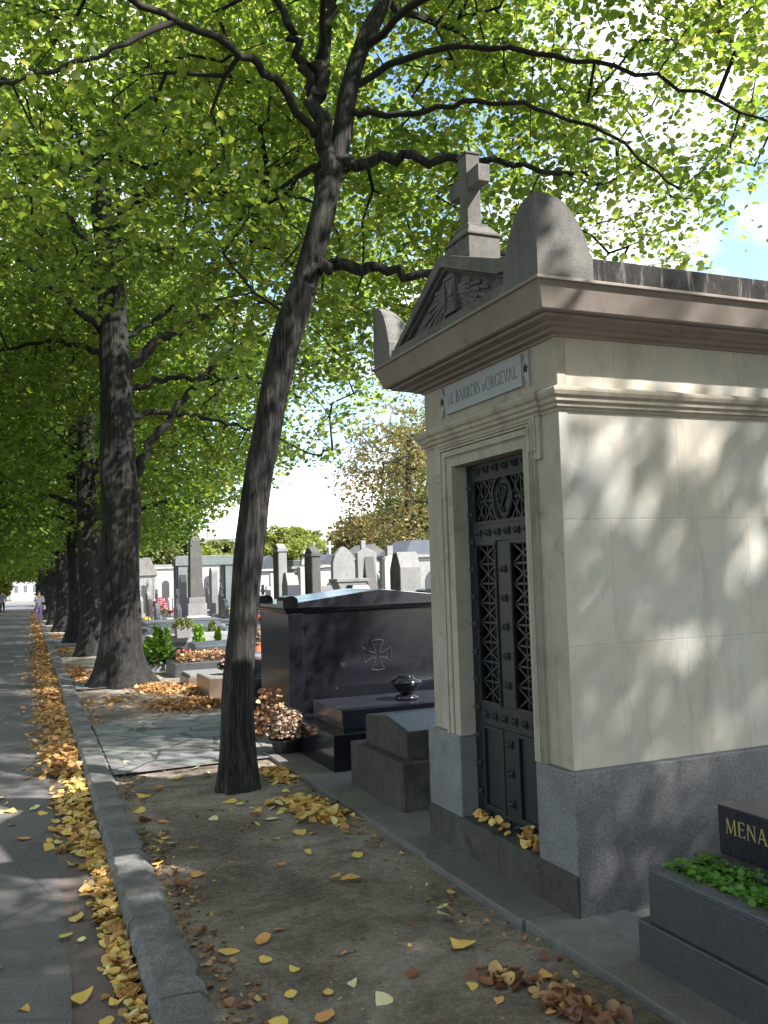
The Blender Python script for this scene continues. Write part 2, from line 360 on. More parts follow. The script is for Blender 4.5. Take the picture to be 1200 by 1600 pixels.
    def tube(s, pts, rad, seg=10, jit=0.0, seed=0):
        rr = random.Random(seed); pts = [Vector(p) for p in pts]; n = len(pts); vs = []; fs = []
        u = None
        for i, p in enumerate(pts):
            t = (pts[min(i+1, n-1)]-pts[max(i-1, 0)]).normalized()
            if u is None: u = t.orthogonal().normalized()
            else: u = (u - t*u.dot(t)).normalized()
            v = t.cross(u)
            for j in range(seg):
                a_ = 2*math.pi*j/seg; r = rad[i]*(1+jit*rr.uniform(-1, 1))
                vs.append(p+u*(r*math.cos(a_))+v*(r*math.sin(a_)))
        for i in range(n-1):
            for j in range(seg):
                k = (j+1) % seg; fs.append((i*seg+j, i*seg+k, (i+1)*seg+k, (i+1)*seg+j))
        fs.append(tuple(range(seg-1, -1, -1))); fs.append(tuple((n-1)*seg+j for j in range(seg)))
        return s.add(vs, fs)
    def build(s, name, mat, parent=None, smooth=False, bevel=0.0, loc=None, label=None):
        me = bpy.data.meshes.new(name); me.from_pydata(s.v, [], s.f); me.update()
        me.materials.append(mat)
        if smooth: me.shade_smooth()
        o = bpy.data.objects.new(name, me); link(o)
        if parent: o.parent = parent
        else: o.location = loc if loc is not None else s.o
        if bevel:
            b = o.modifiers.new('bevel', 'BEVEL'); b.width = bevel; b.segments = 2; b.limit_method = 'ANGLE'; b.angle_limit = R(35)
        if label: o['label'] = label
        return o
def struct(o): o['kind'] = 'structure'; return o
def npmesh(name, V, faces_n, F, mat, parent=None, loc=None, smooth=False):
    """V (n,3) float, F flat loop indices with faces_n verts per face"""
    me = bpy.data.meshes.new(name); me.vertices.add(len(V)); me.vertices.foreach_set('co', np.ascontiguousarray(V, dtype=np.float32).ravel())
    nf = len(F)//faces_n
    me.loops.add(len(F)); me.loops.foreach_set('vertex_index', np.ascontiguousarray(F, dtype=np.int32))
    me.polygons.add(nf); me.polygons.foreach_set('loop_start', np.arange(0, len(F), faces_n, dtype=np.int32))
    me.update(calc_edges=True); me.validate() if False else None
    me.materials.append(mat)
    if smooth: me.shade_smooth()
    o = bpy.data.objects.new(name, me); link(o)
    if parent: o.parent = parent
    if loc is not None: o.location = loc
    return o
def nrm(a): return a/np.maximum(np.linalg.norm(a, axis=-1, keepdims=True), 1e-9)
LT = np.array([[0, 0, 0], [.28, .46, .10], [.72, .36, .08], [1, 0, -.12], [.72, -.36, .08], [.28, -.46, .10]])
LF = np.array([0, 3, 2, 1, 0, 5, 4, 3])
def leaves(P, size, up=.9, rng=rng, droop=.35):
    n = len(P); a_ = rng.uniform(0, 2*np.pi, n)
    u = np.stack([np.cos(a_), np.sin(a_), -droop*np.abs(rng.normal(1, .6, n))], 1); u = nrm(u)
    nn = rng.normal(0, 1, (n, 3))*(1-up)*1.6 + np.array([0, 0, up]); nn = nrm(nn)
    v = nrm(np.cross(nn, u)); w = np.cross(u, v)
    s_ = (size*rng.uniform(.5, 1.4, n))[:, None, None]
    T = LT[None]
    V = P[:, None, :] + s_*(T[..., 0:1]*u[:, None]+T[..., 1:2]*v[:, None]+T[..., 2:3]*w[:, None])
    F = (np.arange(n)[:, None]*6+LF[None]).ravel()
    return V.reshape(-1, 3), F
# lying, curled leaves for litter
tt = np.array([0, .12, .40, .76, 1.0]); wd = np.array([.10, .42, .5, .27, .015])
def litter(P, size, rng=rng, tilt=.35, flat=.38):
    n = len(P); a_ = rng.uniform(0, 2*np.pi, n)
    nn = nrm(rng.normal(0, tilt, (n, 3))+np.array([0, 0, 1.]))
    u = np.stack([np.cos(a_), np.sin(a_), np.zeros(n)], 1); v = nrm(np.cross(nn, u)); u = np.cross(v, nn)
    cu = rng.uniform(-.2, 1., n)*flat; cv = rng.uniform(-.3, 1.1, n)*flat
    wide = rng.uniform(.5, 1.1, n); s_ = size*rng.uniform(.6, 1.25, n)
    tw = rng.normal(0, .25, n)*flat
    V = np.zeros((n, 15, 3))
    for i in range(5):
        for j, c in enumerate((-1, 0, 1)):
            x = tt[i]; y = c*wd[i]*wide*(1+rng.normal(0, .14, n)); z = cu*(x-.5)**2*1.4+cv*(y**2)*2.0+tw*y*(x-.5)*3+rng.normal(0, .015, n)
            V[:, i*3+j] = P + s_[:, None]*((x-.5)*u+y[:, None]*v+z[:, None]*nn)
    f = []
    for i in range(4):
        for j in range(2): f += [i*3+j, (i+1)*3+j, (i+1)*3+j+1, i*3+j+1]
    F = (np.arange(n)[:, None]*15+np.array(f)[None]).ravel()
    return V.reshape(-1, 3), F

def spline(P, n):
    P = [Vector(p) for p in P]; out = []
    m = len(P)
    for i in range(m-1):
        p0, p1, p2, p3 = P[max(i-1, 0)], P[i], P[i+1], P[min(i+2, m-1)]
        for k in range(n):
            t = k/n
            out.append(.5*((2*p1)+(p2-p0)*t+(2*p0-5*p1+4*p2-p3)*t*t+(3*p1-p0-3*p2+p3)*t**3))
    out.append(P[-1]); return out
def lerp_r(rs, n):
    out = []
    for i in range(len(rs)-1):
        for k in range(n): out.append(rs[i]+(rs[i+1]-rs[i])*k/n)
    out.append(rs[-1]); return out

# ------------------------------------------------------------------ world, sun, camera
AZ, EL = math.atan2(.66, -.75), R(44)        # direction towards the sun
w = bpy.data.worlds.new('World'); SC.world = w; w.use_nodes = True
nt = w.node_tree; bg = nt.nodes['Background']
sky = nt.nodes.new('ShaderNodeTexSky'); sky.sky_type = 'NISHITA'; sky.sun_disc = False
sky.sun_elevation = EL; sky.sun_rotation = AZ; sky.air_density = 1.0; sky.dust_density = .6; sky.ozone_density = 1.6
tc = nt.nodes.new('ShaderNodeTexCoord'); sep = nt.nodes.new('ShaderNodeSeparateXYZ'); nt.links.new(tc.outputs['Generated'], sep.inputs[0])
def wm(op, a_, b_):
    m = nt.nodes.new('ShaderNodeMath'); m.operation = op
    for k, x in enumerate((a_, b_)):
        if isinstance(x, (int, float)): m.inputs[k].default_value = x
        else: nt.links.new(x, m.inputs[k])
    return m.outputs[0]
dz = wm('ADD', wm('MAXIMUM', sep.outputs['Z'], 0.0), .22)
cb = nt.nodes.new('ShaderNodeCombineXYZ'); nt.links.new(wm('DIVIDE', sep.outputs['X'], dz), cb.inputs[0]); nt.links.new(wm('DIVIDE', sep.outputs['Y'], dz), cb.inputs[1])
CLOUD_OFF = (3.1, 1.7, 0.0)
vm = nt.nodes.new('ShaderNodeVectorMath'); vm.operation = 'ADD'; nt.links.new(cb.outputs[0], vm.inputs[0]); vm.inputs[1].default_value = CLOUD_OFF
cn = nt.nodes.new('ShaderNodeTexNoise'); nt.links.new(vm.outputs[0], cn.inputs['Vector']); cn.inputs['Scale'].default_value = 1.15; cn.inputs['Detail'].default_value = 9; cn.inputs['Roughness'].default_value = .55; cn.inputs['Distortion'].default_value = .3
cr = nt.nodes.new('ShaderNodeValToRGB'); nt.links.new(cn.outputs['Fac'], cr.inputs[0]); cr.color_ramp.elements[0].position = .47; cr.color_ramp.elements[1].position = .62
mx = nt.nodes.new('ShaderNodeMix'); mx.data_type = 'RGBA'; nt.links.new(cr.outputs[0], mx.inputs[0]); nt.links.new(sky.outputs[0], mx.inputs[6]); mx.inputs[7].default_value = (7.0, 6.8, 6.6, 1)
nt.links.new(mx.outputs[2], bg.inputs[0]); bg.inputs[1].default_value = .12
sl = bpy.data.lights.new('sun', 'SUN'); sl.energy = 4.1; sl.angle = R(.7); sl.color = (1.0, .95, .88)
so = bpy.data.objects.new('sun', sl); link(so)
sd = Vector((math.sin(AZ)*math.cos(EL), math.cos(AZ)*math.cos(EL), math.sin(EL)))
so.rotation_euler = sd.to_track_quat('Z', 'Y').to_euler(); so.location = sd*40
cam = bpy.data.cameras.new('camera'); co = bpy.data.objects.new('camera', cam); link(co)
CR = Matrix(((0.9217137566111434, 0.0027484622921493964, -0.387861053508602), (-0.38664196139379176, -0.07302512592935022, -0.919334174646284), (-0.030850357588455706, 0.9973263141710597, -0.06624559229588968)))
# columns are the camera's right, up and backward axes in the world
co.matrix_world = Matrix.Translation((0, 0, 1.6)) @ CR.to_4x4()
cam.sensor_fit = 'VERTICAL'; cam.sensor_height = 24; cam.lens = 24*1410/1600; cam.clip_start = .05; cam.clip_end = 3000
SC.camera = co
SC.render.resolution_x = 768; SC.render.resolution_y = 1024
SC.view_settings.view_transform = 'Standard'; SC.view_settings.look = 'None'; SC.view_settings.gamma = 1
SC.view_settings.exposure = 1.72
SC.render.engine = 'CYCLES'
SC.cycles.max_bounces = 8; SC.cycles.diffuse_bounces = 4; SC.cycles.transmission_bounces = 5; SC.cycles.glossy_bounces = 3

# ------------------------------------------------------------------ the setting
def sheet(name, xa, xb, ys, dz_, mat, nx=1, rough=0.0, seed=1):
    """strip whose long edges are the functions xa(y), xb(y); follows the slope of the ground"""
    rr = random.Random(seed); m = MB()
    ph = [(rr.uniform(0, 6.3), rr.uniform(.6, 3.2), rr.uniform(.6, 3.2)) for _ in range(8)]
    vs = []; fs = []; nx1 = nx+1
    for y in ys:
        for i in range(nx1):
            x = xa(y)+(xb(y)-xa(y))*i/nx
            z = gz(y)+dz_+(rough*sum(math.sin(p+x*a_*1.7+y*b_*1.3) for p, a_, b_ in ph)/4 if rough else 0)
            vs.append((x, y, z))
    for j in range(len(ys)-1):
        for i in range(nx):
            b = j*nx1+i; fs.append((b, b+1, b+nx1+1, b+nx1))
    m.add(vs, fs); return struct(m.build(name, mat, smooth=True))
def yr(a_, b_, step):
    n = max(1, int(round((b_-a_)/step))); return [a_+(b_-a_)*i/n for i in range(n+1)]
YL = yr(-14, 30, .1)+yr(30, 140, 3)[1:]
sheet('ground', lambda y: -1500, lambda y: 1500, [-900, -14]+yr(-8, 140, 4)+[400, 2500], -.26, M['ground'], 2)
sheet('road', lambda y: -4.6+.0248*y, lambda y: kx(y)-.28+.006*math.sin(y*3.1)+.004*math.sin(y*11), YL, -.099, M['asphalt'], 8, .006)
sheet('gutter', lambda y: kx(y)-.30, lambda y: kx(y)+.03, YL, -.105, M['gutter'], 2)
sheet('soil_bed', lambda y: kr(y)-.05, lambda y: 2.6+.0248*max(0, y-8), yr(-6, 14, .08)+yr(14, 110, 1)[1:], -.038, M['soil'], 24, .012)
sheet('cemetery_ground', lambda y: 2.5+.02*y, lambda y: 62, [-14]+yr(-8, 130, 3), -.07, M['gravel'], 6)
sheet('far_verge', lambda y: -30, lambda y: -4.85+.0248*y, [-14]+yr(-8, 130, 4), -.05, M['ground'], 2)
# far kerb of the road
m = MB()
for y0 in range(-14, 120, 2):
    z = gz(y0+1); m.box(-4.88+.0248*y0, -4.6+.0248*y0, y0, y0+1.99, z-.2, z+.0)
struct(m.build('far_kerb', M['kerb'], bevel=.01))
# near kerb: long worn blocks with ragged edges
m = MB(); rk = random.Random(3)
y = -6.0
while y < 105:
    L = rk.uniform(.85, 1.35) if y < 30 else 2.5
    n = max(2, int(L/.06)) if y < 14 else 4
    vs = []; fs = []
    dx0 = rk.uniform(-.006, .006); dz0 = rk.uniform(-.006, .004)
    for i in range(n+1):
        yy = y+.004+(L-.008)*i/n; e = 1 if 0 < i < n else .4
        zz = gz(yy)+dz0
        l0 = kx(yy)+dx0; r0 = kr(yy)+dx0
        q = .012*e if y < 14 else .004
        jl, jr = rk.uniform(-q, q*.6), rk.uniform(-q*1.7, q)
        vs += [(l0-.012, yy, zz-.2), (l0+jl-.004, yy, zz-.035), (l0+.022+jl, yy, zz+rk.uniform(-.004, .001)), (l0+.10, yy, zz+rk.uniform(-.001, .005)), (r0-.028+jr, yy, zz+rk.uniform(-.004, .001)), (r0+jr, yy, zz-.028), (r0+.012, yy, zz-.2)]
    for i in range(n):
        for k in range(6): fs.append((i*7+k, i*7+k+1, (i+1)*7+k+1, (i+1)*7+k)[::-1])
    fs.append(tuple(range(7))[::-1] if False else tuple(range(7))); fs.append(tuple(n*7+k for k in range(6, -1, -1)))
    m.add(vs, fs); y += L
struct(m.build('kerb', M['kerb'], smooth=False))
# paved crossings between the trees
def crossing(y0, y1, x1, name='paved_path'):
    return sheet(name, lambda y: kr(y)+.004, lambda y: x1+.012*y, yr(y0, y1, .2), -.014, M['paving'], 10, .003)
crossing(7.93, 10.85, 2.6); crossing(14.6, 15.6, 2.2); crossing(27, 31.3, 2.2)
# cement walkway slabs in front of and under the tombs
m = MB(); rw = random.Random(5)
yy = -1.2
for L in (1.9, 1.65, 1.32, 1.06, 1.15, 1.25, 1.05):
    m.box(2.175+rw.uniform(-.012, .012), 2.66, yy+.004, yy+L-.004, -.15, rw.uniform(-.003, .003)); yy += L
m.box(2.664, 6.2, -1.2, 8.2, -.15, -.012)
struct(m.build('walkway', M['cement'], bevel=.008))

# ------------------------------------------------------------------ the mausoleum
X0, Y0, X1, Y1 = 2.437, 3.60, 4.9, 5.07
mau = thing('mausoleum', 'tall cream limestone family tomb with carved pediment, stone cross and dark iron door', 'mausoleum', (X0, Y0, 0))
O = (X0, Y0, 0)
DY0, DY1, DZ0, DZ1 = 3.892, 4.675, .196, 2.20       # door opening
m = MB(O)
# mossy base step and granite plinth (split around the door opening)
m.box(2.395, 2.412, 3.5515, 5.108, -.05, .19).box(2.413, 2.618, DY0-.011, DY1+.011, -.05, .19)
m.build('base_step', M['mossy'], mau, bevel=.006)
m = MB(O)
m.box(2.403, 4.98, 3.553, DY0-.012, -.05, .648).box(2.403, 4.98, DY1+.012, 5.106, -.05, .648).box(2.62, 4.98, DY0-.0115, DY1+.0115, -.05, .647)
m.build('plinth', M['granite'], mau, bevel=.007)
# walls
m = MB(O)
m.box(X0, X0+.05, Y0, DY0-.02, .648, 2.71).box(X0, X0+.05, DY1+.02, Y1, .648, 2.71).box(X0, X0+.05, DY0-.02, DY1+.02, 2.25, 2.71)
m.build('front_wall', M['limestone'], mau, bevel=.004)
m = MB(O)
m.box(X0+.052, X1, Y0+.004, Y0+.12, .648, 2.708)
m.box(X0+.0, X0+.052, Y0-.0005, Y0+.0035, .65, 2.34)
m.build('side_wall', M['limestone_side'], mau, bevel=.003)
m = MB(O); m.box(X0+.052, X1, Y1-.12, Y1, .648, 2.708); m.box(X1-.1, X1, Y0+.12, Y1-.12, .648, 2.708)
m.build('back_wall', M['limestone'], mau)
# door surround: eared architrave in stepped bands
m = MB(O)
def frame(yo0, yo1, yi0, yi1, zb, zi, zo, xa, xb, ear=0.0, ze=2.13):
    m.box(xa, xb, yo0, yi0, zb, zo); m.box(xa, xb, yi1, yo1, zb, zo); m.box(xa, xb, yi0, yi1, zi, zo)
    if ear: m.box(xa, xb, yo0-ear, yo0, ze, zo); m.box(xa, xb, yo1, yo1+ear, ze, zo)
frame(3.80, 4.865, DY0, DY1, .648, DZ1, 2.352, 2.418, X0+.051, .055)
def ring(a_, b_, x, ear=0):
    frame(DY0-.085*b_, DY1+.185*b_, DY0-.085*a_, DY1+.185*a_, .648, DZ1+.145*a_, DZ1+.145*b_, x, 2.4182, ear, 2.17)
ring(0, .34, 2.409); ring(.37, .40, 2.413); ring(.44, .66, 2.405); ring(.70, .78, 2.400, .012); ring(.83, .90, 2.406, .02); ring(.94, 1.0, 2.411, .03)
m.build('door_surround', M['limestone'], mau, bevel=.002)
m = MB(O)     # reveals of the doorway
m.box(2.420, 2.66, DY0-.06, DY0-.001, .65, 2.26).box(2.420, 2.66, DY1+.001, DY1+.06, .65, 2.26).box(2.420, 2.66, DY0-.001, DY1+.001, DZ1+.001, 2.262)
m.build('door_reveal', M['limestone'], mau)
# mouldings
foot = [(X0, Y0), (X1, Y0), (X1, Y1), (X0, Y1), (X0, 4.93), (2.419, 4.93), (2.419, 3.742), (X0, 3.742)]
foot = foot[:4]+[(X0, 4.93), (2.419, 4.93), (2.419, 3.742), (X0, 3.742)]
m = MB(O)
m.sweep(foot, [(-.03, 2.342), (.006, 2.342), (.008, 2.356), (.022, 2.362), (.024, 2.378), (.036, 2.386), (.038, 2.404), (.050, 2.414), (.058, 2.432), (.058, 2.446), (.012, 2.464), (-.03, 2.466)])
m.build('string_course', M['limestone'], mau, bevel=.0015)
foot2 = [(X0, Y0), (X1, Y0), (X1, Y1), (X0, Y1)]
m = MB(O)
m.sweep(foot2, [(-.03, 2.700), (.012, 2.700), (.014, 2.712), (.05, 2.716), (.054, 2.730), (.095, 2.734), (.10, 2.746), (.155, 2.750), (.160, 2.764), (-.03, 2.768)])
m.build('bed_moulding', M['corona'], mau, bevel=.0015)
m = MB(O)
m.sweep(foot2, [(-.03, 2.7665), (.185, 2.7665), (.195, 2.772), (.236, 2.886), (.250, 2.889), (.250, 2.904), (-.03, 2.904)])
m.build('cornice', M['corona'], mau, bevel=.003)
# roof slab (sooty band above the cornice)
XC, YC, YL_ = X0-.235, Y0-.235, Y1+.235      # outer corner of the roof block
m = MB(O)
m.box(XC+.30, X1+.22, YC+.01, YL_-.01, 2.905, 3.018)
m.frus(XC+.34, X1+.20, YC+.05, YL_-.05, 3.018, 3.16, .35, .55)
m.build('roof', M['black_roof'], mau, bevel=.008)
# corner acroteria: quarter domes with concave feet
def acro(yc, sy, name='acroterion', W=.30):
    m = MB(O); n = 20; H = .385; B = 2.905
    def p(t):
        t = max(0., min(1., t))
        if t < .9: return 1-.52*(t/.9)**3.1
        q = (t-.9)/.1; return .30+.18*(1-q)**2
    vs = []; fs = []
    for i in range(n+1):
        for j in range(n+1):
            a_, b_ = i/n, j/n
            h = max(.22, p(a_)*p(b_))
            vs.append((XC+a_*W, yc+sy*b_*W, B+H*h))
    N1 = n+1
    for i in range(n):
        for j in range(n): fs.append((i*N1+j, (i+1)*N1+j, (i+1)*N1+j+1, i*N1+j+1) if sy > 0 else (i*N1+j, i*N1+j+1, (i+1)*N1+j+1, (i+1)*N1+j))
    rim = [i*N1 for i in range(N1)]+[n*N1+j for j in range(1, N1)]+[i*N1+n for i in range(n-1, -1, -1)]+[j for j in range(n-1, 0, -1)]
    b0 = len(vs)
    for r_ in rim: vs.append((vs[r_][0], vs[r_][1], B))
    L = len(rim)
    for k in range(L):
        q = (k+1) % L; f = (rim[k], b0+k, b0+q, rim[q]); fs.append(f if sy > 0 else f[::-1])
    m.add(vs, fs); o = m.build(name, M['roof_stone'], mau)
    return o
acro(YC, 1); acro(YL_, -1, W=.25)
# pediment
AP = 4.345
m = MB(O)
rim = [(3.64, 2.905), (3.64, 3.085), (3.72, 3.10), (AP-.05, 3.318), (AP+.02, 3.318), (4.99, 2.965), (5.03, 2.905)]
inner = [(3.72, 2.955), (3.72, 3.015), (AP-.02, 3.238), (4.90, 2.955)]
m.prism_x(rim, 2.262, 2.62)
# raised border around the sunk panel
def band(a_, b_, w_, x0, x1):
    ay, az = a_; by, bz = b_; L = math.hypot(by-ay, bz-az); ny, nz = -(bz-az)/L*w_, (by-ay)/L*w_
    m.prism_x([(ay, az), (by, bz), (by+ny, bz+nz), (ay+ny, az+nz)], x0, x1)
m.prism_x([(3.64, 3.017), (3.74, 3.028), (AP-.01, 3.258), (AP-.035, 3.3185), (3.72, 3.1005), (3.64, 3.0855)], 2.205, 2.264)
m.prism_x([(AP-.012, 3.2575), (4.93, 2.957), (4.995, 2.962), (AP+.02, 3.3185), (AP-.034, 3.3185)], 2.206, 2.264)
m.box(2.204, 2.264, 3.50, 5.03, 2.905, 2.958)
m.prism_x([(3.655, 3.004), (3.74, 3.015), (AP-.01, 3.244), (AP-.01, 3.258), (3.74, 3.029), (3.655, 3.018)], 2.232, 2.262)
m.prism_x([(AP-.01, 3.244), (4.90, 2.957), (4.925, 2.957), (AP-.01, 3.258)], 2.231, 2.262)
ped = m.build('pediment', M['roof_stone'], mau, bevel=.004)
# winged hourglass carved in the pediment
m = MB(O); HC, HZ = 4.27, 3.085
for s_ in (1, -1):
    m.prism_x([(HC-.047, HZ+s_*.085), (HC+.047, HZ+s_*.085), (HC+.022, HZ+s_*.004), (HC-.022, HZ+s_*.004)], 2.225, 2.263)
    m.box(2.218, 2.263, HC-.06, HC+.06, HZ+s_*.094-.008, HZ+s_*.094+.008)
    m.box(2.22, 2.263, HC+s_*.058-.007, HC+s_*.058+.007, HZ-.09, HZ+.09)
m.box(2.220, 2.263, HC-.030, HC+.030, HZ-.007, HZ+.007)
for s_, N_, reach in ((-1, 9, .36), (1, 9, .36)):
    for row in range(3):
        for k in range(N_-row*2):
            f = k/(N_-1)
            L_ = reach*(1-.30*row)*(.55+.45*math.sin(math.pi*(.25+.6*f)))*(1-.25*f)
            ang = R(8-46*f) if s_ < 0 else R(2-50*f)
            y0_, z0_ = HC+s_*(.075), HZ+.075-.115*f-.01*row
            y1_, z1_ = y0_+s_*L_*math.cos(ang), z0_+L_*math.sin(ang)
            lim = (3.235-(AP-y1_)*.36 if y1_ < AP else 3.235-(y1_-AP)*.52)-.014
            if z1_ > lim: continue
            if z1_ < 2.972: t_ = (z0_-2.972)/(z0_-z1_+1e-6); y1_, z1_ = y0_+(y1_-y0_)*t_, 2.972
            m.bar((2.256-.007*row, y0_, z0_), (2.256-.007*row, y1_, z1_), .0105, .021, (0, 0, 1))
m.build('winged_hourglass', M['roof_stone'], ped, bevel=.0025)
# cross on its pedestal
CX, CY = 2.36, 4.245
m = MB(O)
m.box(CX-.09, CX+.10, CY-.132, CY+.132, 3.2, 3.375)
m.box(CX-.10, CX+.11, CY-.142, CY+.142, 3.376, 3.392)
m.frus(CX-.09, CX+.10, CY-.132, CY+.132, 3.392, 3.445, .03, .045)
m.box(CX-.063, CX+.063, CY-.078, CY+.078, 3.445, 3.462)
m.build('cross_pedestal', M['roof_stone'], mau, bevel=.004)
m = MB(O)
m.box(CX-.042, CX+.042, CY-.045, CY+.045, 3.46, 3.86)
m.box(CX-.036, CX+.036, CY-.165, CY-.0455, 3.66, 3.755).box(CX-.036, CX+.036, CY+.0455, CY+.165, 3.66, 3.755)
m.box(CX-.048, CX+.048, CY-.051, CY+.051, 3.8605, 3.875)
m.build('cross', M['roof_stone'], mau, bevel=.004)

# name plaque with swallow-tail ends, stars and letters
PY0, PY1, PZ0, PZ1 = 3.885, 4.745, 2.518, 2.682
m = MB(O)
m.box(2.417, X0+.004, PY0, PY1, PZ0, PZ1)
pm = (PZ0+PZ1)/2
for s_, e in ((-1, PY0), (1, PY1)):
    m.prism_x([(e+s_*.002, pm-.012), (e+s_*.058, PZ0-.012), (e+s_*.062, PZ0-.012), (e+s_*.062, PZ1+.012), (e+s_*.058, PZ1+.012), (e+s_*.002, pm+.012)], 2.420, X0+.003)
pla = m.build('name_plaque', M['plaque'], mau, bevel=.0015)
for s_, e in ((-1, PY0), (1, PY1)):
    m = MB(O); cy = e+s_*.038; P_ = []
    for k in range(10):
        r_ = .026 if k % 2 == 0 else .0105; a_ = math.pi/2+k*math.pi/5; P_.append((cy+r_*math.cos(a_), pm+r_*math.sin(a_)))
    m.prism_x(P_, 2.414, 2.4215); m.build('star', M['black'], pla)
# serif capitals drawn as thick and thin strokes (unit height 1)
def G(ch):
    T, t = .115, .05
    S = []                                     # strokes: (x0,y0,x1,y1,w)
    def se(x, y, w_=.26): S.append((x-w_/2, y, x+w_/2, y, .035))
    if ch == 'L': S += [(.14, 0, .14, 1, T), (.14, .02, .58, .02, t), (.58, 0, .58, .18, t)]; se(.14, 1); w_ = .66
    elif ch == 'E': S += [(.14, 0, .14, 1, T), (.14, .02, .58, .02, t), (.58, 0, .58, .17, t), (.14, .98, .55, .98, t), (.55, .84, .55, 1, t), (.14, .52, .44, .52, t), (.44, .44, .44, .6, t)]; w_ = .66
    elif ch in 'BRPD':
        S += [(.14, 0, .14, 1, T)]; se(.14, 1, .2); se(.14, 0, .2)
        def bowl(cy, ry, rx, x0=.2):
            pts = [(x0+rx*math.sin(math.pi*k/10), cy+ry*math.cos(math.pi*k/10)) for k in range(11)]
            for k in range(10): S.append((*pts[k], *pts[k+1], t+(T-t)*math.sin(math.pi*(k+.5)/10)))
            S.append((.14, cy+ry, x0, cy+ry, t)); S.append((.14, cy-ry, x0, cy-ry, t))
        if ch == 'D': bowl(.5, .48, .48); w_ = .78
        else:
            bowl(.75, .23, .32)
            if ch == 'B': bowl(.27, .25, .38); w_ = .68
            else: S += [(.34, .5, .62, .04, T), (.62, .02, .74, .02, t)]; w_ = .74
    elif ch == 'A' or ch == 'V':
        f = (lambda y: y) if ch == 'A' else (lambda y: 1-y)
        S += [(.06, f(0), .36, f(1), t), (.36, f(1), .68, f(0), T)]
        if ch == 'A': S.append((.16, .34, .56, .34, t))
        S += [(0, f(0.01), .16, f(0.01), .035), (.58, f(0.01), .78, f(0.01), .035)]; w_ = .78
    elif ch in 'OG':
        n = 18; rg = range(n) if ch == 'O' else range(2, n-2)
        for k in rg:
            a0, a1 = 2*math.pi*k/n, 2*math.pi*(k+1)/n
            S.append((.42+.37*math.cos(a0), .5+.5*math.sin(a0), .42+.37*math.cos(a1), .5+.5*math.sin(a1), t+(T-t)*abs(math.cos((a0+a1)/2))))
        if ch == 'G': S += [(.74, .05, .74, .42, T), (.62, .42, .84, .42, .04), (.72, .74, .72, .92, t)]
        w_ = .88
    elif ch == 'I': S += [(.14, 0, .14, 1, T)]; se(.14, 1); se(.14, 0); w_ = .3
    elif ch == 'S':
        pts = [(.50, .82), (.42, .95), (.28, .98), (.13, .88), (.12, .72), (.26, .57), (.40, .46), (.52, .30), (.48, .12), (.32, .02), (.17, .05), (.08, .2)]
        for k in range(len(pts)-1): S.append((*pts[k], *pts[k+1], T if 3 <= k <= 7 else t*1.2))
        w_ = .62
    elif ch == 'M': S += [(.10, 0, .14, 1, t), (.14, 1, .45, .05, T), (.45, .05, .78, 1, t), (.78, 1, .82, 0, T)]; se(.1, 0, .18); se(.82, 0, .22); w_ = .95
    elif ch == 'N': S += [(.12, 0, .12, 1, t), (.12, 1, .66, .02, T), (.66, 0, .66, 1, t)]; se(.12, 0, .18); se(.66, 1, .18); w_ = .8
    elif ch == "'": S += [(.1, .78, .14, 1, .09)]; w_ = .22
    else: w_ = .34
    return S, w_
def write(m, text, y_start, z, h, x, total=None, small=()):
    """text on a plane facing -X, reading towards -Y"""
    items = []; adv = 0
    for i, ch in enumerate(text):
        hh = h*.62 if i in small else h
        S, w_ = G(ch); items.append((S, adv, hh)); adv += (w_+.09)*hh
    k = total/adv if total else 1
    for S, a_, hh in items:
        for x0, y0, x1, y1, wd_ in S:
            p, q = Vector((0, y_start-(a_+x0*hh)*k, z+y0*hh)), Vector((0, y_start-(a_+x1*hh)*k, z+y1*hh))
            if (p-q).length < 1e-5: continue
            t = (q-p).normalized(); nn = Vector((0, -t.z, t.y))*wd_*hh/2
            c = [p-nn, q-nn, q+nn, p+nn]
            m.prism_x([(v.y, v.z) for v in c], x, x-.0012*(1+.3*(len(m.v) % 7)))
m = MB(O); write(m, "LE BARROIS D'ORGEVAL", 4.71, 2.567, .068, 2.4175, .79, (11, 12)); m.build('lettering', M['carve'], pla)
# ---- iron door
dr = M['iron']; DX = 2.505; DC = (DY0+DY1)/2
m = MB(O)
m.box(DX, DX+.03, DY0-.001, DY0+.088, DZ0-.003, DZ1+.001); m.box(DX, DX+.03, DY1-.088, DY1+.001, DZ0-.003, DZ1+.001)
m.box(DX, DX+.03, DY0+.088, DY1-.088, 2.115, DZ1+.001); m.box(DX, DX+.03, DY0+.088, DY1-.088, 1.752, 1.852)
m.box(DX, DX+.03, DY0+.088, DY1-.088, .722, .842); m.box(DX, DX+.03, DY0+.088, DY1-.088, DZ0-.003, .262)
m.box(DX, DX+.03, DC-.072, DC+.072, .262, .722); m.box(DX, DX+.03, DC-.072, DC+.072, .842, 1.752)
door = m.build('iron_door', dr, mau, bevel=.003)
def stud(m, y, z, r=.019):
    m.add([(DX-.004, y-r, z-r), (DX-.004, y+r, z-r), (DX-.004, y+r, z+r), (DX-.004, y-r, z+r), (DX-.024, y-r*.55, z), (DX-.024, y+r*.55, z), (DX-.032, y, z+.004)],
          [(0, 1, 2, 3), (0, 1, 5, 6, 4)[:3]+(4,), (1, 2, 5), (2, 3, 6), (3, 0, 4), (2, 6, 5), (3, 4, 6), (4, 5, 6)])
    m.box(DX-.006, DX+.001, y-r*1.15, y+r*1.15, z-r*1.15, z+r*1.15)
studs = []
for k in range(6):
    y = DY0+.13+k*(DY1-DY0-.26)/5
    studs += [(y, 2.158), (y, 1.802), (y, .782), (y, .228)]
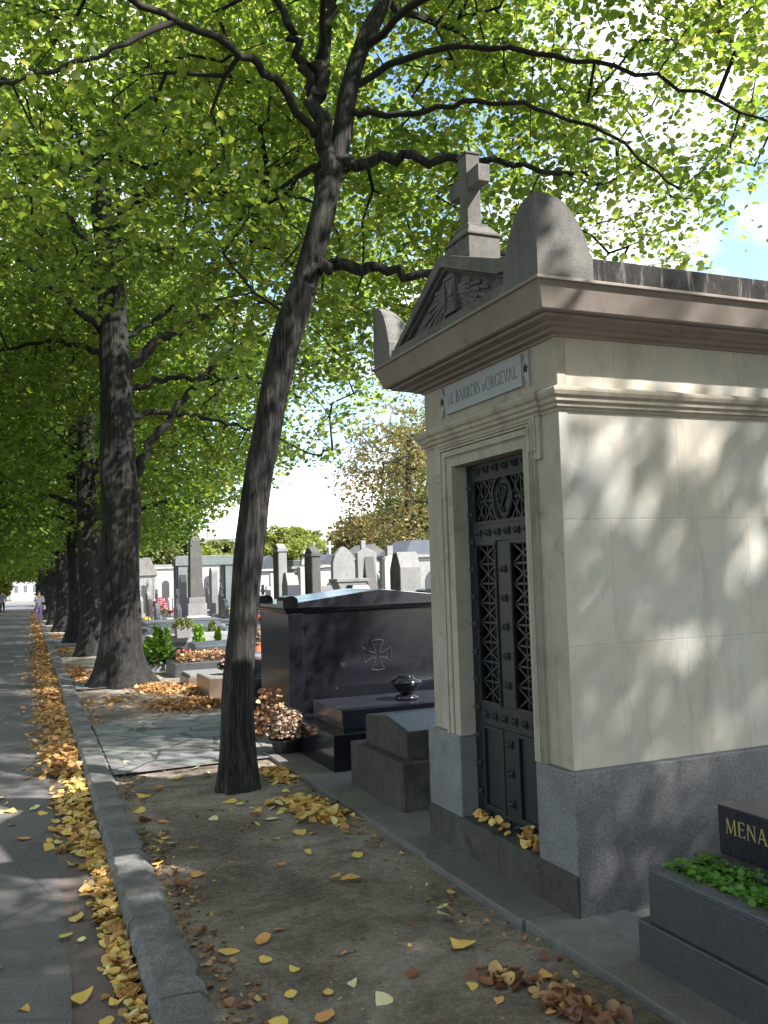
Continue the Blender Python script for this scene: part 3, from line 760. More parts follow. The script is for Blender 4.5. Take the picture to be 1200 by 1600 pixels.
for k in range(12):
    z = .34+k*.157
    studs += [(DY0+.045, z), (DY1-.045, z)]
    if not (.70 < z < .86) and z < 1.74: studs.append((DC, z))
for y, z in studs:
    m = MB(O); stud(m, y, z); m.build('stud', dr, door)
# ornamental frames and lattices
def grille(y0, y1, z0, z1, ny, nz, name='lattice_panel', oval=None):
    m = MB(O); F_ = .018
    for a_, b_, c_, d_ in ((y0-F_, y1+F_, z0-F_, z0), (y0-F_, y1+F_, z1, z1+F_), (y0-F_, y0, z0, z1), (y1, y1+F_, z0, z1)):
        m.box(DX-.007, DX+.012, a_, b_, c_, d_)
    k = int((z1-z0)/.014)
    for i in range(k+1):                      # beaded edge
        z = z0+(z1-z0)*i/k
        for y in (y0-.009, y1+.009): m.box(DX-.012, DX-.0065, y-.0042, y+.0042, z-.0042, z+.0042)
    cw, ch = (y1-y0)/ny, (z1-z0)/nz
    for i in range(ny):
        for j in range(nz):
            a_, b_, c_, d_ = y0+i*cw, y0+(i+1)*cw, z0+j*ch, z0+(j+1)*ch
            mm = ((a_+b_)/2, (c_+d_)/2)
            if oval and ((mm[0]-oval[0])/oval[2])**2+((mm[1]-oval[1])/oval[3])**2 < .7: continue
            xx = DX+.012
            m.bar((xx, a_, c_), (xx, b_, d_), .010, .013, (1, 0, 0)); m.bar((xx+.001, b_, c_), (xx+.001, a_, d_), .010, .013, (1, 0, 0))
            m.bar((xx+.002, mm[0], c_), (xx+.002, mm[0], d_), .009, .010, (1, 0, 0))
            m.bar((xx+.003, a_, d_), (xx+.003, b_, d_), .012, .010, (1, 0, 0))
            if i: m.bar((xx+.004, a_, c_), (xx+.004, a_, d_), .009, .012, (1, 0, 0))
    if oval:
        cy, cz, ry, rz = oval; pts = [(DX+.004, cy+ry*math.cos(2*math.pi*k/28), cz+rz*math.sin(2*math.pi*k/28)) for k in range(29)]
        m.tube(pts, [.011]*29, 6)
        m.prism_x([(cy+(ry-.01)*math.cos(2*math.pi*k/28), cz+(rz-.01)*math.sin(2*math.pi*k/28)) for k in range(28)], DX+.010, DX+.016)
        m.tube([(DX+.007, cy+(ry-.02)*math.cos(2*math.pi*k/28), cz+(rz-.02)*math.sin(2*math.pi*k/28)) for k in range(29)], [.003]*29, 5)
    return m.build(name, dr, door)
grille(DY0+.105, DC-.09, .86, 1.735, 1, 8); grille(DC+.09, DY1-.105, .86, 1.735, 1, 8)
OV = (DC, 1.985, .098, .125)
top = grille(DY0+.105, DY1-.105, 1.868, 2.098, 6, 2, 'monogram_panel', OV)
m = MB(O)                                      # interlaced scroll monogram
for f in (lambda t: (.030*math.cos(t)+.012*math.sin(2*t)-.014, .078*math.sin(t)), lambda t: (.020+.030*math.sin(t), .074*math.cos(t*.5+.2)), lambda t: (.052*math.sin(t*.7+.5)*(1-.1*t), .03*math.cos(t)+.03), lambda t: (.03*math.sin(2*t)-.01, -.04+.035*math.cos(t))):
    pts = [f(2*math.pi*k/26) for k in range(27)]
    m.tube([(DX+.003, DC-p_[0], 1.985+p_[1]) for p_ in pts], [.0035+.003*abs(math.sin(k*.35)) for k in range(27)], 6)
m.build('monogram', dr, top)
for y0_, y1_ in ((DY0+.088, DC-.072), (DC+.072, DY1-.088)):
    m = MB(O); m.box(DX+.012, DX+.024, y0_+.001, y1_-.001, .262, .722)
    for a_, b_, c_, d_ in ((y0_, y1_, .262, .282), (y0_, y1_, .702, .722), (y0_, y0_+.018, .282, .702), (y1_-.018, y1_, .282, .702)): m.box(DX-.006, DX+.011, a_, b_, c_, d_)
    m.build('lower_panel', M['iron_panel'], door, bevel=.003)
m = MB(O); m.box(DX+.06, DX+.075, DY0, DY1, DZ0, DZ1); m.build('backing', M['black'], door)
# granite sill
m = MB(O); m.box(2.398, 2.62, DY0-.011, DY1+.011, .1905, .193); m.build('sill', M['mossy'], mau)

# ------------------------------------------------------------------ tombs beside the mausoleum
# mossy ridged tomb directly behind the mausoleum
t = thing('ridged_tomb', 'low mossy granite tomb with a gently ridged slab just left of the mausoleum', 'tomb', (2.45, 6.1, 0)); O = (2.45, 6.1, 0)
MB(O).box(2.441, 4.7, 5.59, 6.59, -.02, .318).build('base', M['mossy'], t, bevel=.008)
m = MB(O); m.prism_x([(5.685, .318), (6.465, .318), (6.465, .528), (6.08, .575), (5.685, .512)], 2.530, 4.6); m.build('slab', M['blue_granite'], t, bevel=.006)
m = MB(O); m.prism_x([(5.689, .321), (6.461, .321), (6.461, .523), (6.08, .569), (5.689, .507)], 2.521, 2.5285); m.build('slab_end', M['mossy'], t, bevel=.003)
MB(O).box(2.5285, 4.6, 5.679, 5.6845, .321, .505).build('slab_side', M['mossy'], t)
# stepped polished black tomb
t = thing('stepped_tomb', 'low stepped tomb of polished black granite between the ridged tomb and the black monument', 'tomb', (2.46, 7.5, 0)); O = (2.46, 7.5, 0)
MB(O).box(2.451, 4.75, 7.0, 8.04, -.02, .292).build('base', M['black_granite'], t, bevel=.006)
MB(O).box(2.60, 4.6, 7.2, 7.97, .292, .452).build('slab', M['black_granite_dull'], t, bevel=.006)
u = thing('granite_urn', 'small polished black urn with a rim standing on the stepped black tomb', 'urn', (3.33, 7.50, .456))
MB((3.33, 7.50, .456)).lathe((3.33, 7.50, .456), [(.10, 0), (.105, .012), (.10, .03), (.06, .036), (.055, .05)], 32).build('foot', M['black_granite'], u, smooth=True)
MB((3.33, 7.50, .456)).lathe((3.33, 7.50, .456), [(.055, .05), (.075, .065), (.115, .11), (.138, .15), (.14, .158), (.10, .182), (.078, .192), (.07, .205)], 32).build('bowl', M['black_granite'], u, smooth=True)
MB((3.33, 7.50, .456)).lathe((3.33, 7.50, .456), [(.072, .200), (.076, .206), (.06, .212), (.04, .214)], 32).build('lid', M['black_granite'], u, smooth=True)

# tall black monument with gable, pattee cross and corner acroteria
t = thing('black_monument', 'large polished black granite monument with low gable and carved cross, behind the stepped tomb', 'monument', (2.5, 8.5, 0)); O = (2.5, 8.5, 0)
KX0, KX1, KY0, KY1 = 2.50, 4.44, 8.42, 9.42; KC = (KX0+KX1)/2
MB(O).box(KX0-.0, KX1+.0, KY0-.05, KY1+.05, -.03, .26).build('base', M['black_granite'], t, bevel=.006)
m = MB(O); m.frus(KX0+.02, KX1-.02, KY0, KY1, .26, 1.225, .012, .012)
for x0_, x1_ in ((KX0-.0, KX0+.16), (KX1-.16, KX1)): m.box(x0_+.012, x1_, KY0-.018, KY1+.018, .2605, 1.224)
m.build('body', M['black_granite'], t, bevel=.004)
m = MB(O)
m.sweep([(KX0, KY0), (KX1, KY0), (KX1, KY1), (KX0, KY1)], [(-.05, 1.226), (.0, 1.226), (.012, 1.24), (.014, 1.252), (.03, 1.262), (.032, 1.278), (-.05, 1.279)])
m.build('moulding', M['black_granite'], t)
m = MB(O); m.prism_y([(KX0-.04, 1.279), (KX1+.04, 1.279), (KX1+.04, 1.315), (KC, 1.432), (KX0-.04, 1.315)], KY0-.045, KY1+.045)
m.build('gable_roof', M['black_granite_dull'], t, bevel=.004)
for x_ in (KX0-.046, KX1-.09):
    for y_ in (KY0-.05, KY1-.17):
        m = MB(O); m.prism_y([(x_, 1.281)]+[(x_+.075-.075*math.cos(math.pi*k/10), 1.281+.07*(1 if 0 else 1)+.045*math.sin(math.pi*k/10)) for k in range(11)]+[(x_+.15, 1.281)], y_, y_+.22)
        m.build('acroterion', M['black_granite'], t, smooth=False)
m = MB(O); cx_, cz_ = 3.435, .775
for q in range(4):
    a_ = q*math.pi/2
    def rot(x, z): return (cx_+x*math.cos(a_)-z*math.sin(a_), KY0-.0, cz_+x*math.sin(a_)+z*math.cos(a_))
    L1 = [rot(.022+.05*(k/6)**1.8, .026+.112*k/6) for k in range(7)]; L2 = [rot(-(.022+.05*(k/6)**1.8), .026+.112*k/6) for k in range(7)]
    L3 = [rot(-.072+.144*k/6, .138+.012*math.sin(math.pi*k/6)) for k in range(7)]
    for L_ in (L1, L2, L3): m.tube([(p_[0], KY0+.003, p_[2]) for p_ in L_], [.0048]*7, 6)
m.build('carved_cross', M['groove'], t)

# tomb with planter in the foreground right
t = thing('planter_tomb', 'dark granite tomb with green planting trough and gilded lettering beside the mausoleum', 'tomb', (2.6, 2.6, 0)); O = (2.6, 2.6, 0)
MB(O).box(2.368, 4.6, 1.2, 3.095, -.02, .165).build('base', M['dark_granite'], t, bevel=.006)
m = MB(O)      # trough
m.box(2.385, 2.43, 1.3, 3.04, .165, .352).box(2.43, 2.66, 2.995, 3.04, .165, .352).box(2.43, 2.66, 1.3, 1.35, .165, .352).box(2.66, 4.5, 1.3, 3.04, .165, .352)
m.build('trough', M['dark_granite'], t, bevel=.006)
m = MB(O)
m.prism_z([(2.375, 1.32), (2.375, 3.02), (2.405, 3.05), (2.72, 3.05), (2.72, 2.985), (2.45, 2.985), (2.45, 1.36), (2.72, 1.36), (2.72, 1.32)], .352, .385)
m.build('rim', M['blue_granite'], t, bevel=.009)
MB(O).box(2.43, 2.70, 1.36, 2.985, .24, .345).build('earth', M['soil'], t)
m = MB(O).box(2.63, 4.48, 1.32, 3.055, .3855, .402); m.build('slab', M['dark_granite'], t, bevel=.004)
m = MB(O).box(2.725, 3.25, 1.6, 2.998, .402, .598); hb = m.build('headstone', M['black_granite_dull'], t, bevel=.005)
m = MB(O); write(m, 'MENARD', 2.955, .492, .060, 2.7248, .335); m.build('lettering', M['gold'], hb)
# ground cover in the trough
n = 2600
P = np.stack([rng.uniform(2.43, 2.68, n), rng.uniform(1.4, 2.99, n), .36+rng.uniform(0, .05, n)+.015*np.sin(rng.uniform(0, 6, n))], 1)
V, F = leaves(P-np.array(O), .024, .75, droop=.1)
pl = npmesh('ground_cover', V, 4, F, M['herb'], None, O); tag(pl, 'dense bright green ground cover growing in the granite trough', 'plants', kind='stuff')

# ------------------------------------------------------------------ trees
def grow(limbs, A, tipr=.0035, maxseg=.45, seed=0):
    """joins every attractor to the nearest wood already there; returns nodes, parents, edges' radii"""
    rg = np.random.default_rng(seed)
    cap = len(A)*7+sum(len(l) for l in limbs)+10
    X = np.zeros((cap, 3)); par = -np.ones(cap, int); dep = np.zeros(cap); n = 0; fixed = np.zeros(cap, bool)
    for L in limbs:
        for p in L: X[n] = p; fixed[n] = True; n += 1
    base = X[:n].copy()
    d0 = np.array([np.min(((base-a)**2).sum(1)) for a in A]); order = np.argsort(d0)
    tips = []
    for i in order:
        a = A[i]; d = np.sqrt(((X[:n]-a)**2).sum(1))
        up = np.maximum(0, X[:n, 2]-a[2])*.25                    # prefer wood that lies below
        k = int(np.argmin(d+up+.12*dep[:n])); L = d[k]
        if L < .03: tips.append(k); continue
        m = max(1, min(6, int(L/maxseg)+1)); p0 = X[k].copy(); prev = k
        side = rg.normal(0, .06, 3)*L
        for j in range(1, m+1):
            t = j/m; q = p0+(a-p0)*t+side*math.sin(math.pi*t)+np.array([0, 0, .10*L*math.sin(math.pi*t)])
            X[n] = q; par[n] = prev; dep[n] = dep[prev]+L/m; prev = n; n += 1
        tips.append(prev)
    cnt = np.zeros(n)
    for t_ in tips: cnt[t_] += 1
    for i in range(n-1, -1, -1):
        if par[i] >= 0: cnt[par[i]] += cnt[i]
    rad = tipr*np.maximum(cnt, 1)**.5
    return X[:n], par[:n], rad, cnt, fixed[:n]
def twigs(X, par, rad, cnt, mincnt=1, seg=4):
    idx = np.where((par >= 0) & (cnt >= mincnt))[0]
    p = X[par[idx]]; q = X[idx]; r1 = np.minimum(rad[par[idx]], rad[idx]*1.25); r2 = rad[idx]
    t = nrm(q-p); u = nrm(np.cross(t, np.array([.31, .52, .79]))); v = np.cross(t, u); V = []
    q = q+t*.01
    for base_, r in ((p, r1), (q, r2)):
        for j in range(seg):
            a_ = 2*math.pi*j/seg; V.append(base_+r[:, None]*(math.cos(a_)*u+math.sin(a_)*v))
    V = np.stack(V, 1); f = []
    for j in range(seg): k = (j+1) % seg; f += [j, k, seg+k, seg+j]
    F = (np.arange(len(idx))[:, None]*2*seg+np.array(f)[None]).ravel()
    return V.reshape(-1, 3), F
def sprays(A, per, rad, size, seed, thick=.10):
    rg = np.random.default_rng(seed); n = len(A)
    ax = rg.normal(0, .28, (n, 2)); ax[:, 0] += 0
    k = rg.poisson(per, n); idx = np.repeat(np.arange(n), k); N_ = len(idx)
    r = rad*rg.uniform(.6, 1.35, n)[idx]*np.sqrt(rg.uniform(0, 1, N_)); a_ = rg.uniform(0, 2*np.pi, N_)
    dx, dy = r*np.cos(a_), r*np.sin(a_)
    dz_ = dx*ax[idx, 0]+dy*ax[idx, 1]-.35*r*r/rad+rg.normal(0, thick, N_)
    P = A[idx]+np.stack([dx, dy, dz_], 1)
    return P, rg
def trunk_mesh(m, pts, rad, seg, n, jit, flare=0, seed=0, buttress=0, knobs=0, ridge=True):
    S = spline(pts, n); Rr = lerp_r(rad, n); rr = random.Random(seed)
    ph = [rr.uniform(0, 6.3) for _ in range(8)]; vs = []; fs = []
    N_ = len(S); kb = [(rr.uniform(0, 6.3), rr.uniform(.4, 3.6), rr.uniform(.2, .5), rr.uniform(.10, .28)) for _ in range(knobs)]
    u = Vector((1, 0, 0))
    for i, p in enumerate(S):
        t = (S[min(i+1, N_-1)]-S[max(i-1, 0)]).normalized(); u = (u-t*u.dot(t)).normalized(); v = t.cross(u)
        hgt = (p-S[0]).length
        for j in range(seg):
            a_ = 2*math.pi*j/seg
            f = 1+jit*(math.sin(2*a_+ph[0]+hgt*1.1)+.7*math.sin(3*a_+ph[1]-hgt*1.7)+.5*math.sin(5*a_+ph[2]+hgt*2.3)+.35*math.sin(9*a_+ph[3]+.8*math.sin(hgt*3)))+rr.uniform(-1, 1)*jit*.25
            if flare:
                e = math.exp(-hgt/.28); f += flare*e*(1+buttress*math.sin(4*a_+ph[4])+buttress*.6*math.sin(7*a_+ph[5]))
            for (ka, kh, ks, kamp) in kb:
                da = (a_-ka+math.pi) % (2*math.pi)-math.pi
                f += kamp*math.exp(-(da/.5)**2-((hgt-kh)/ks)**2)
            if ridge:
                q3 = Vector((math.cos(a_)*Rr[i]*30, math.sin(a_)*Rr[i]*30, hgt*1.6+seed)); q4 = Vector((math.cos(a_)*Rr[i]*11, math.sin(a_)*Rr[i]*11, hgt*1.9-seed))
                f += (.010*mnoise.noise(q3)+.016*mnoise.noise(q4))/Rr[i]
            vs.append(p+(u*math.cos(a_)+v*math.sin(a_))*Rr[i]*f)
    for i in range(N_-1):
        for j in range(seg): k = (j+1) % seg; fs.append((i*seg+j, i*seg+k, (i+1)*seg+k, (i+1)*seg+j))
    fs.append(tuple((N_-1)*seg+j for j in range(seg)))
    m.add(vs, fs)
def crown_points(n, c, r, seed, zlow, reject=None, clump=.9, hollow=.35, lo=None):
    """points of the crown envelope, thinned by a lumpy noise so that gaps open between masses"""
    rg = np.random.default_rng(seed); out = []; K = rg.normal(0, 1, (14, 3))*clump; ph = rg.uniform(0, 6.3, 14)
    tot = 0
    while tot < n:
        p = rg.normal(0, 1, (n*3, 3)); p = nrm(p)*(rg.uniform(hollow**3, 1, (n*3, 1))**(1/3))
        q = p*np.array(r)+np.array(c)
        noise = np.sin(q@K.T+ph).sum(1)/14**.5
        ok = (noise > -.45) & (q[:, 2] > zlow(q[:, 0], q[:, 1]))
        if reject is not None: ok &= ~reject(q)
        out.append(q[ok]); tot += ok.sum()
    return np.concatenate(out)[:n]

def thin_before(A, lines, seed, keep=.2, ang=.020, margin=.2):
    rg = np.random.default_rng(seed); C0 = np.array([0, 0, 1.6]); d = A-C0; L = np.linalg.norm(d, axis=1); u = d/L[:, None]; bad = np.zeros(len(A), bool)
    for pts in lines:
        S = np.array([tuple(p) for p in spline(pts, 8)])-C0; SL = np.linalg.norm(S, axis=1); su = S/SL[:, None]
        c = u@su.T; k = c.argmax(1); a_ = np.arccos(np.clip(c.max(1), -1, 1))
        bad |= (a_ < ang+.35/L*.5) & (L < SL[k]+margin)
    return A[~bad | (rg.uniform(0, 1, len(A)) < keep)]
def linden(label, loc, trunk, trad, limbs, A, per, size, seed, mat, bk, seg=28, n=8, flare=.55, buttress=.3, knobs=0, srad=.30, mincnt=1, group='lindens lining the road', tipr=.0036, jit=.035):
    t = thing('linden_tree', label, 'tree', loc, 0, group); L = Vector(loc)
    m = MB(); trunk_mesh(m, [Vector(p)-L for p in trunk], trad, seg, n, jit, flare, seed, buttress, knobs)
    m.build('trunk', bk, t, smooth=True)
    wood = [np.array([tuple(Vector(p)-L) for p in spline(trunk, 6)])[len(trunk)*2:]]
    for k, (pts, r0, r1) in enumerate(limbs):
        S = spline(pts, 6); N_ = len(S); mm = MB(); rr = random.Random(seed*31+k)
        S2 = [Vector(p)-L+Vector((rr.uniform(-1, 1), rr.uniform(-1, 1), rr.uniform(-1, 1)))*min(.05, r0*.9)*(1 if 0 < i < N_-1 else 0) for i, p in enumerate(S)]
        rad = [r0+(r1-r0)*(i/(N_-1))**.8 for i in range(N_)]; rad[0] *= 1.25
        mm.tube(S2, rad, 12 if r0 > .05 else 7, .07, seed+k); mm.build('limb', bk if r0 > .045 else M['twig'], t, smooth=True)
        wood.append(np.array([tuple(p) for p in S2])[2:])
    Al = A-np.array(loc)
    X, par, rad, cnt, fx = grow(wood, Al, tipr, seed=seed)
    V, F = twigs(X, par, rad, cnt, mincnt); npmesh('branches', V, 4, F, M['twig'], t)
    P, rg = sprays(Al, per, srad, size, seed, .075)
    V, F = leaves(P, size, .72, rg); npmesh('crown', V, 4, F, mat, t)
    return t
def copy_tree(root, loc, rz, sc, label):
    r = root.copy(); link(r); r.location = loc; r.rotation_euler = (0, 0, rz); r.scale = (sc[0], sc[1], sc[2]); r['label'] = label
    for ch in list(root.children):
        c = ch.copy(); link(c); c.parent = r
    return r

# the slender leaning tree in front of the mausoleum
T1 = (1.64, 7.0, -.05)
trunk = [(1.65, 7.0, -.08), (1.67, 7.0, .55), (1.705, 7.0, 1.10), (1.785, 7.0, 1.8), (1.865, 7.0, 2.36), (1.955, 7.0, 2.76), (2.085, 6.99, 3.42), (2.275, 6.96, 3.97), (2.43, 6.93, 4.5), (2.505, 6.92, 4.82), (2.60, 6.9, 5.15), (2.70, 6.9, 5.65), (2.86, 6.9, 6.15), (3.10, 6.9, 6.7), (3.2, 7.0, 7.6), (3.1, 7.1, 8.6)]
trad = [.128, .116, .114, .116, .116, .112, .108, .104, .100, .094, .078, .075, .07, .06, .045, .02]
limbs1 = [
 ([(2.52, 6.92, 4.80), (2.44, 6.9, 5.2), (2.42, 6.9, 5.65), (2.50, 6.85, 6.25), (2.55, 6.8, 7.0), (2.3, 6.7, 8.2)], .088, .03),
 ([(2.42, 6.9, 5.55), (2.30, 6.9, 5.95), (2.12, 6.95, 6.35), (1.9, 7.0, 7.2)], .055, .02),
 ([(2.40, 6.9, 5.25), (2.0, 6.7, 5.55), (1.45, 6.4, 5.6), (.6, 6.0, 5.55), (-.2, 5.5, 5.45), (-1.2, 5.0, 5.2)], .042, .014),
 ([(1.15, 6.25, 5.6), (.7, 6.2, 5.25), (.2, 6.2, 4.95), (-.6, 6.1, 4.7)], .026, .01),
 ([(2.58, 6.9, 5.0), (2.95, 6.7, 5.05), (3.3, 6.5, 5.0), (3.9, 6.3, 4.95), (4.6, 6.0, 4.75)], .058, .016),
 ([(2.24, 6.95, 3.92), (2.40, 6.9, 4.12), (2.6, 6.85, 4.15), (2.95, 6.8, 4.1), (3.4, 6.7, 4.12), (4.1, 6.6, 4.3), (5.0, 6.4, 4.2)], .070, .02),
 ([(2.66, 6.9, 5.5), (3.1, 6.5, 5.35), (3.6, 6.0, 5.3), (4.1, 5.5, 4.95), (4.6, 5.1, 4.35)], .033, .009),
 ([(2.74, 6.9, 5.75), (3.4, 6.4, 5.9), (4.3, 5.9, 5.75), (5.2, 5.5, 5.4), (5.9, 5.1, 4.9)], .035, .009),
 ([(2.85, 6.9, 6.1), (3.3, 6.2, 6.3), (3.9, 5.4, 6.2), (4.6, 4.6, 5.9), (5.2, 3.9, 5.4)], .038, .012),
 ([(2.45, 6.9, 5.9), (2.3, 6.3, 6.1), (1.9, 5.4, 6.2), (1.5, 4.5, 6.1), (1.2, 3.8, 5.8)], .032, .01),
 ([(2.62, 6.95, 5.2), (2.7, 7.7, 5.4), (2.7, 8.7, 5.6), (2.5, 9.8, 5.5)], .045, .014),
 ([(3.0, 6.9, 6.5), (3.9, 7.4, 6.8), (4.9, 7.8, 6.7), (5.8, 8.0, 6.2)], .04, .013)]
def zl1(x, y): return 3.55+.10*np.abs(x-2.5)-.1*np.clip(x-4, 0, 3)+np.where(y < 4.2, .9+(4.2-y)*.35, 0)+np.where(x < 1.4, .55, 0)
def rej1(q):
    d = np.sqrt(q[:, 0]**2+q[:, 1]**2+(q[:, 2]-1.6)**2)
    h = np.abs(np.sin(q[:, 0]*97.3+q[:, 1]*51.7+q[:, 2]*33.1))
    front = (q[:, 1] < 6.5) & (q[:, 0] < 3.9) & (q[:, 2] < 7.4) & (h < np.where(q[:, 0] < 1.0, .80, .88))
    core = (np.hypot(q[:, 0]-2.6, q[:, 1]-6.9) < .9) & (q[:, 2] < 7)
    return (d < 4.6) | front | core | ((q[:, 0] < 2.2) & (q[:, 1] < 6.6) & (q[:, 2] < 4.0))
A1 = crown_points(2150, (2.4, 6.6, 6.6), (4.4, 4.1, 3.4), 11, zl1, rej1, 1.15, .25)
A1 = thin_before(A1, [l[0] for l in limbs1[:9]]+[trunk[6:]], 5)
linden('slender leaning linden with forked trunk standing on the soil strip before the mausoleum', T1, trunk, trad, limbs1, A1, 44, .062, 11, M['leaf'], M['bark'], 110, 10, .34, .35, 4)

# the massive knobbly tree behind it
A1_, T1_, L1_ = A1, trunk, limbs1
T2 = (1.70, 15.0, -.09)
trunk = [(1.70, 15, -.12), (1.70, 15, .35), (1.72, 15, .9), (1.70, 15, 1.7), (1.72, 15, 2.6), (1.69, 15, 3.7), (1.68, 15, 4.8), (1.64, 15, 5.8), (1.58, 15, 6.8), (1.50, 15, 7.6), (1.40, 15, 8.6), (1.3, 15, 10)]
trad = [.36, .32, .285, .29, .28, .275, .25, .225, .19, .17, .12, .04]
limbs2 = [
 ([(1.55, 15, 7.0), (2.0, 14.7, 7.75), (2.5, 14.3, 8.0), (3.1, 13.8, 8.25), (3.7, 13.3, 8.5), (4.4, 12.7, 8.6), (5.2, 12, 8.5)], .13, .04),
 ([(1.80, 15, 4.9), (2.3, 15, 5.5), (2.9, 15, 5.85), (3.5, 15, 6.2), (4.3, 15, 6.4), (5.2, 15, 6.2)], .105, .03),
 ([(1.80, 15, 5.55), (2.2, 14.9, 5.8), (2.8, 14.7, 6.2), (3.3, 14.5, 6.7)], .055, .02),
 ([(1.86, 15, 4.65), (2.4, 15, 4.9), (3.2, 15, 4.95), (3.9, 15, 4.98), (4.8, 15, 4.7)], .062, .02),
 ([(1.86, 15, 4.25), (2.5, 15, 4.35), (3.1, 15, 4.28), (3.9, 15, 4.1), (4.8, 14.8, 3.7)], .055, .015),
 ([(1.90, 15, 3.2), (2.2, 15, 3.8), (2.7, 15, 4.5), (3.2, 15, 5.1), (3.6, 15, 5.5), (4.2, 15, 5.8)], .085, .03),
 ([(1.5, 15, 6.6), (.9, 14.6, 7.3), (.1, 14, 7.8), (-.9, 13.3, 8.0), (-2.0, 12.7, 7.8)], .10, .03),
 ([(1.5, 15, 5.6), (.8, 14.4, 6.0), (0, 13.6, 6.3), (-1, 12.8, 6.2)], .07, .02),
 ([(1.55, 15, 5.9), (1.6, 13.9, 6.5), (1.5, 12.6, 6.8), (1.2, 11.2, 6.7)], .07, .02),
 ([(1.5, 15, 6.2), (1.3, 16.2, 6.8), (1.0, 17.6, 7.2), (.6, 19, 7.0)], .07, .02),
 ([(1.45, 15, 8.0), (.9, 14.5, 9.0), (.2, 14, 9.8)], .07, .02),
 ([(1.6, 15, 5.2), (1.0, 15.8, 5.6), (.2, 16.6, 5.7), (-1, 17.4, 5.3)], .055, .02)]
def zl2(x, y): return 3.2+.42*np.abs(x-3.6)*0+np.where(x > 2.4, -.25, .9)+np.where((x < 2.2), .6, 0)
def rej2(q):
    h = np.abs(np.sin(q[:, 0]*97.3+q[:, 1]*51.7+q[:, 2]*33.1)); xs = 1.65*q[:, 1]/15
    return ((np.abs(q[:, 0]-1.7) < .6) & (np.abs(q[:, 1]-15) < 1.5) & (q[:, 2] < 5)) | ((q[:, 1] < 15) & (q[:, 0] > xs-.7) & (q[:, 0] < xs+.7) & (h < .9) & (q[:, 2] < 8.6)) | ((q[:, 1] < 14.5) & (q[:, 0] > 1.6) & (h < .62) & (q[:, 2] < 7.5))
A2 = crown_points(2700, (1.9, 14.4, 7.2), (5.0, 4.9, 4.6), 22, zl2, rej2, .8, .3)
A2 = thin_before(A2, [l[0] for l in limbs2[:8]]+[trunk[4:]], 6)
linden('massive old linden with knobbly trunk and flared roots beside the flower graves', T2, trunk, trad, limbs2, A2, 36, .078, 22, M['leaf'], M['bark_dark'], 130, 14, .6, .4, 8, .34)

# general row tree, then its copies
def row_tree(seed, loc, label, fork=False):
    x0, y0, z0 = loc; rr = random.Random(seed)
    tr = [(x0, y0, z0-.05), (x0, y0, z0+.5), (x0+.02, y0, z0+1.5), (x0-.04, y0, z0+3), (x0-.08, y0, z0+4.6), (x0-.02, y0, z0+6.4), (x0+.1, y0, z0+8.2), (x0, y0, z0+10)]
    lm = []
    for k in range(13):
        a_ = k*2.4+rr.uniform(-.3, .3); h = 2.9+k*.42+rr.uniform(-.2, .2); L = rr.uniform(3.0, 4.3)*(1-.03*k); s_ = rr.uniform(.25, .6)
        pts = [(x0-.05+f*L*math.cos(a_), y0+f*L*math.sin(a_), z0+h+s_*L*(f*1.3-.75*f*f)+rr.uniform(-.08, .08)) for f in (0, .2, .45, .7, 1.0)]
        lm.append((pts, .085-.004*k, .02))
    if fork: lm.append(([(x0+.1, y0, z0+1.9), (x0+.5, y0, z0+2.5), (x0+.75, y0, z0+3.4), (x0+.7, y0, z0+5)], .14, .07))
    zl = lambda x, y: z0+2.9-.28*np.clip(x0-x-1, 0, 3)+np.where(np.hypot(x-x0, y-y0) < 1.6, 1.4, 0)
    A = crown_points(2100, (x0-.1, y0, z0+6.2), (4.9, 4.7, 4.5), seed, zl, None, .8, .3)
    A = thin_before(A, [tr[2:7]], seed, .12, .012, .3)
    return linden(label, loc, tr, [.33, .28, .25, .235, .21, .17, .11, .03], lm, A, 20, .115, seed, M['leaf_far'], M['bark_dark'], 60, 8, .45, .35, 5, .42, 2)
p3 = row_tree(33, (1.88, 22.4, gz(22.4)-.05), 'straight dark linden trunk third along the row, just left of the massive one')
p4 = row_tree(44, (1.98, 28.4, gz(28.4)-.05), 'slim linden trunk fourth along the row behind the third', True)
ords = ['fifth', 'sixth', 'seventh', 'eighth', 'ninth', 'tenth', 'eleventh', 'twelfth']
for k, y_ in enumerate((37.5, 46.5, 55, 64, 73, 82, 91, 100)):
    copy_tree((p4, p3)[k % 2], (2.08+.018*(y_-37), y_, gz(y_)-.05), R(37+71*k) if k else 0.25, (1, 1, 1+.05*(k % 3)), 'dark linden trunk %s along the row from the nearest one' % ords[k])
# the same row continues behind the camera and, further on, lines the far side of the road
copy_tree(p3, (1.55, -3.4, -.05), R(200), (1.08, 1.08, 1.0), 'linden behind the viewer whose crown reaches over the mausoleum')
copy_tree(p4, (8.75, -4.75, -.05), R(130), (1.0, 1.0, 1.0), 'added unseen linden behind the viewer to the right, breaking up the sun')  # not part of the row: added out of view to dapple the wall
copy_tree(p4, (1.30, -10.5, -.05), R(80), (1.05, 1.05, 1), 'linden further back along the same side of the road')
for k, y_ in enumerate((6, 17, 29, 42, 54, 66, 78, 90, 102)):
    copy_tree((p3, p4)[k % 2], (-6.2+.02*y_, y_, gz(y_)-.05), R(50*k+20), (1, 1, 1.0), 'linden %s on the far left side of the road' % (['first']+['second', 'third', 'fourth']+ords)[k])

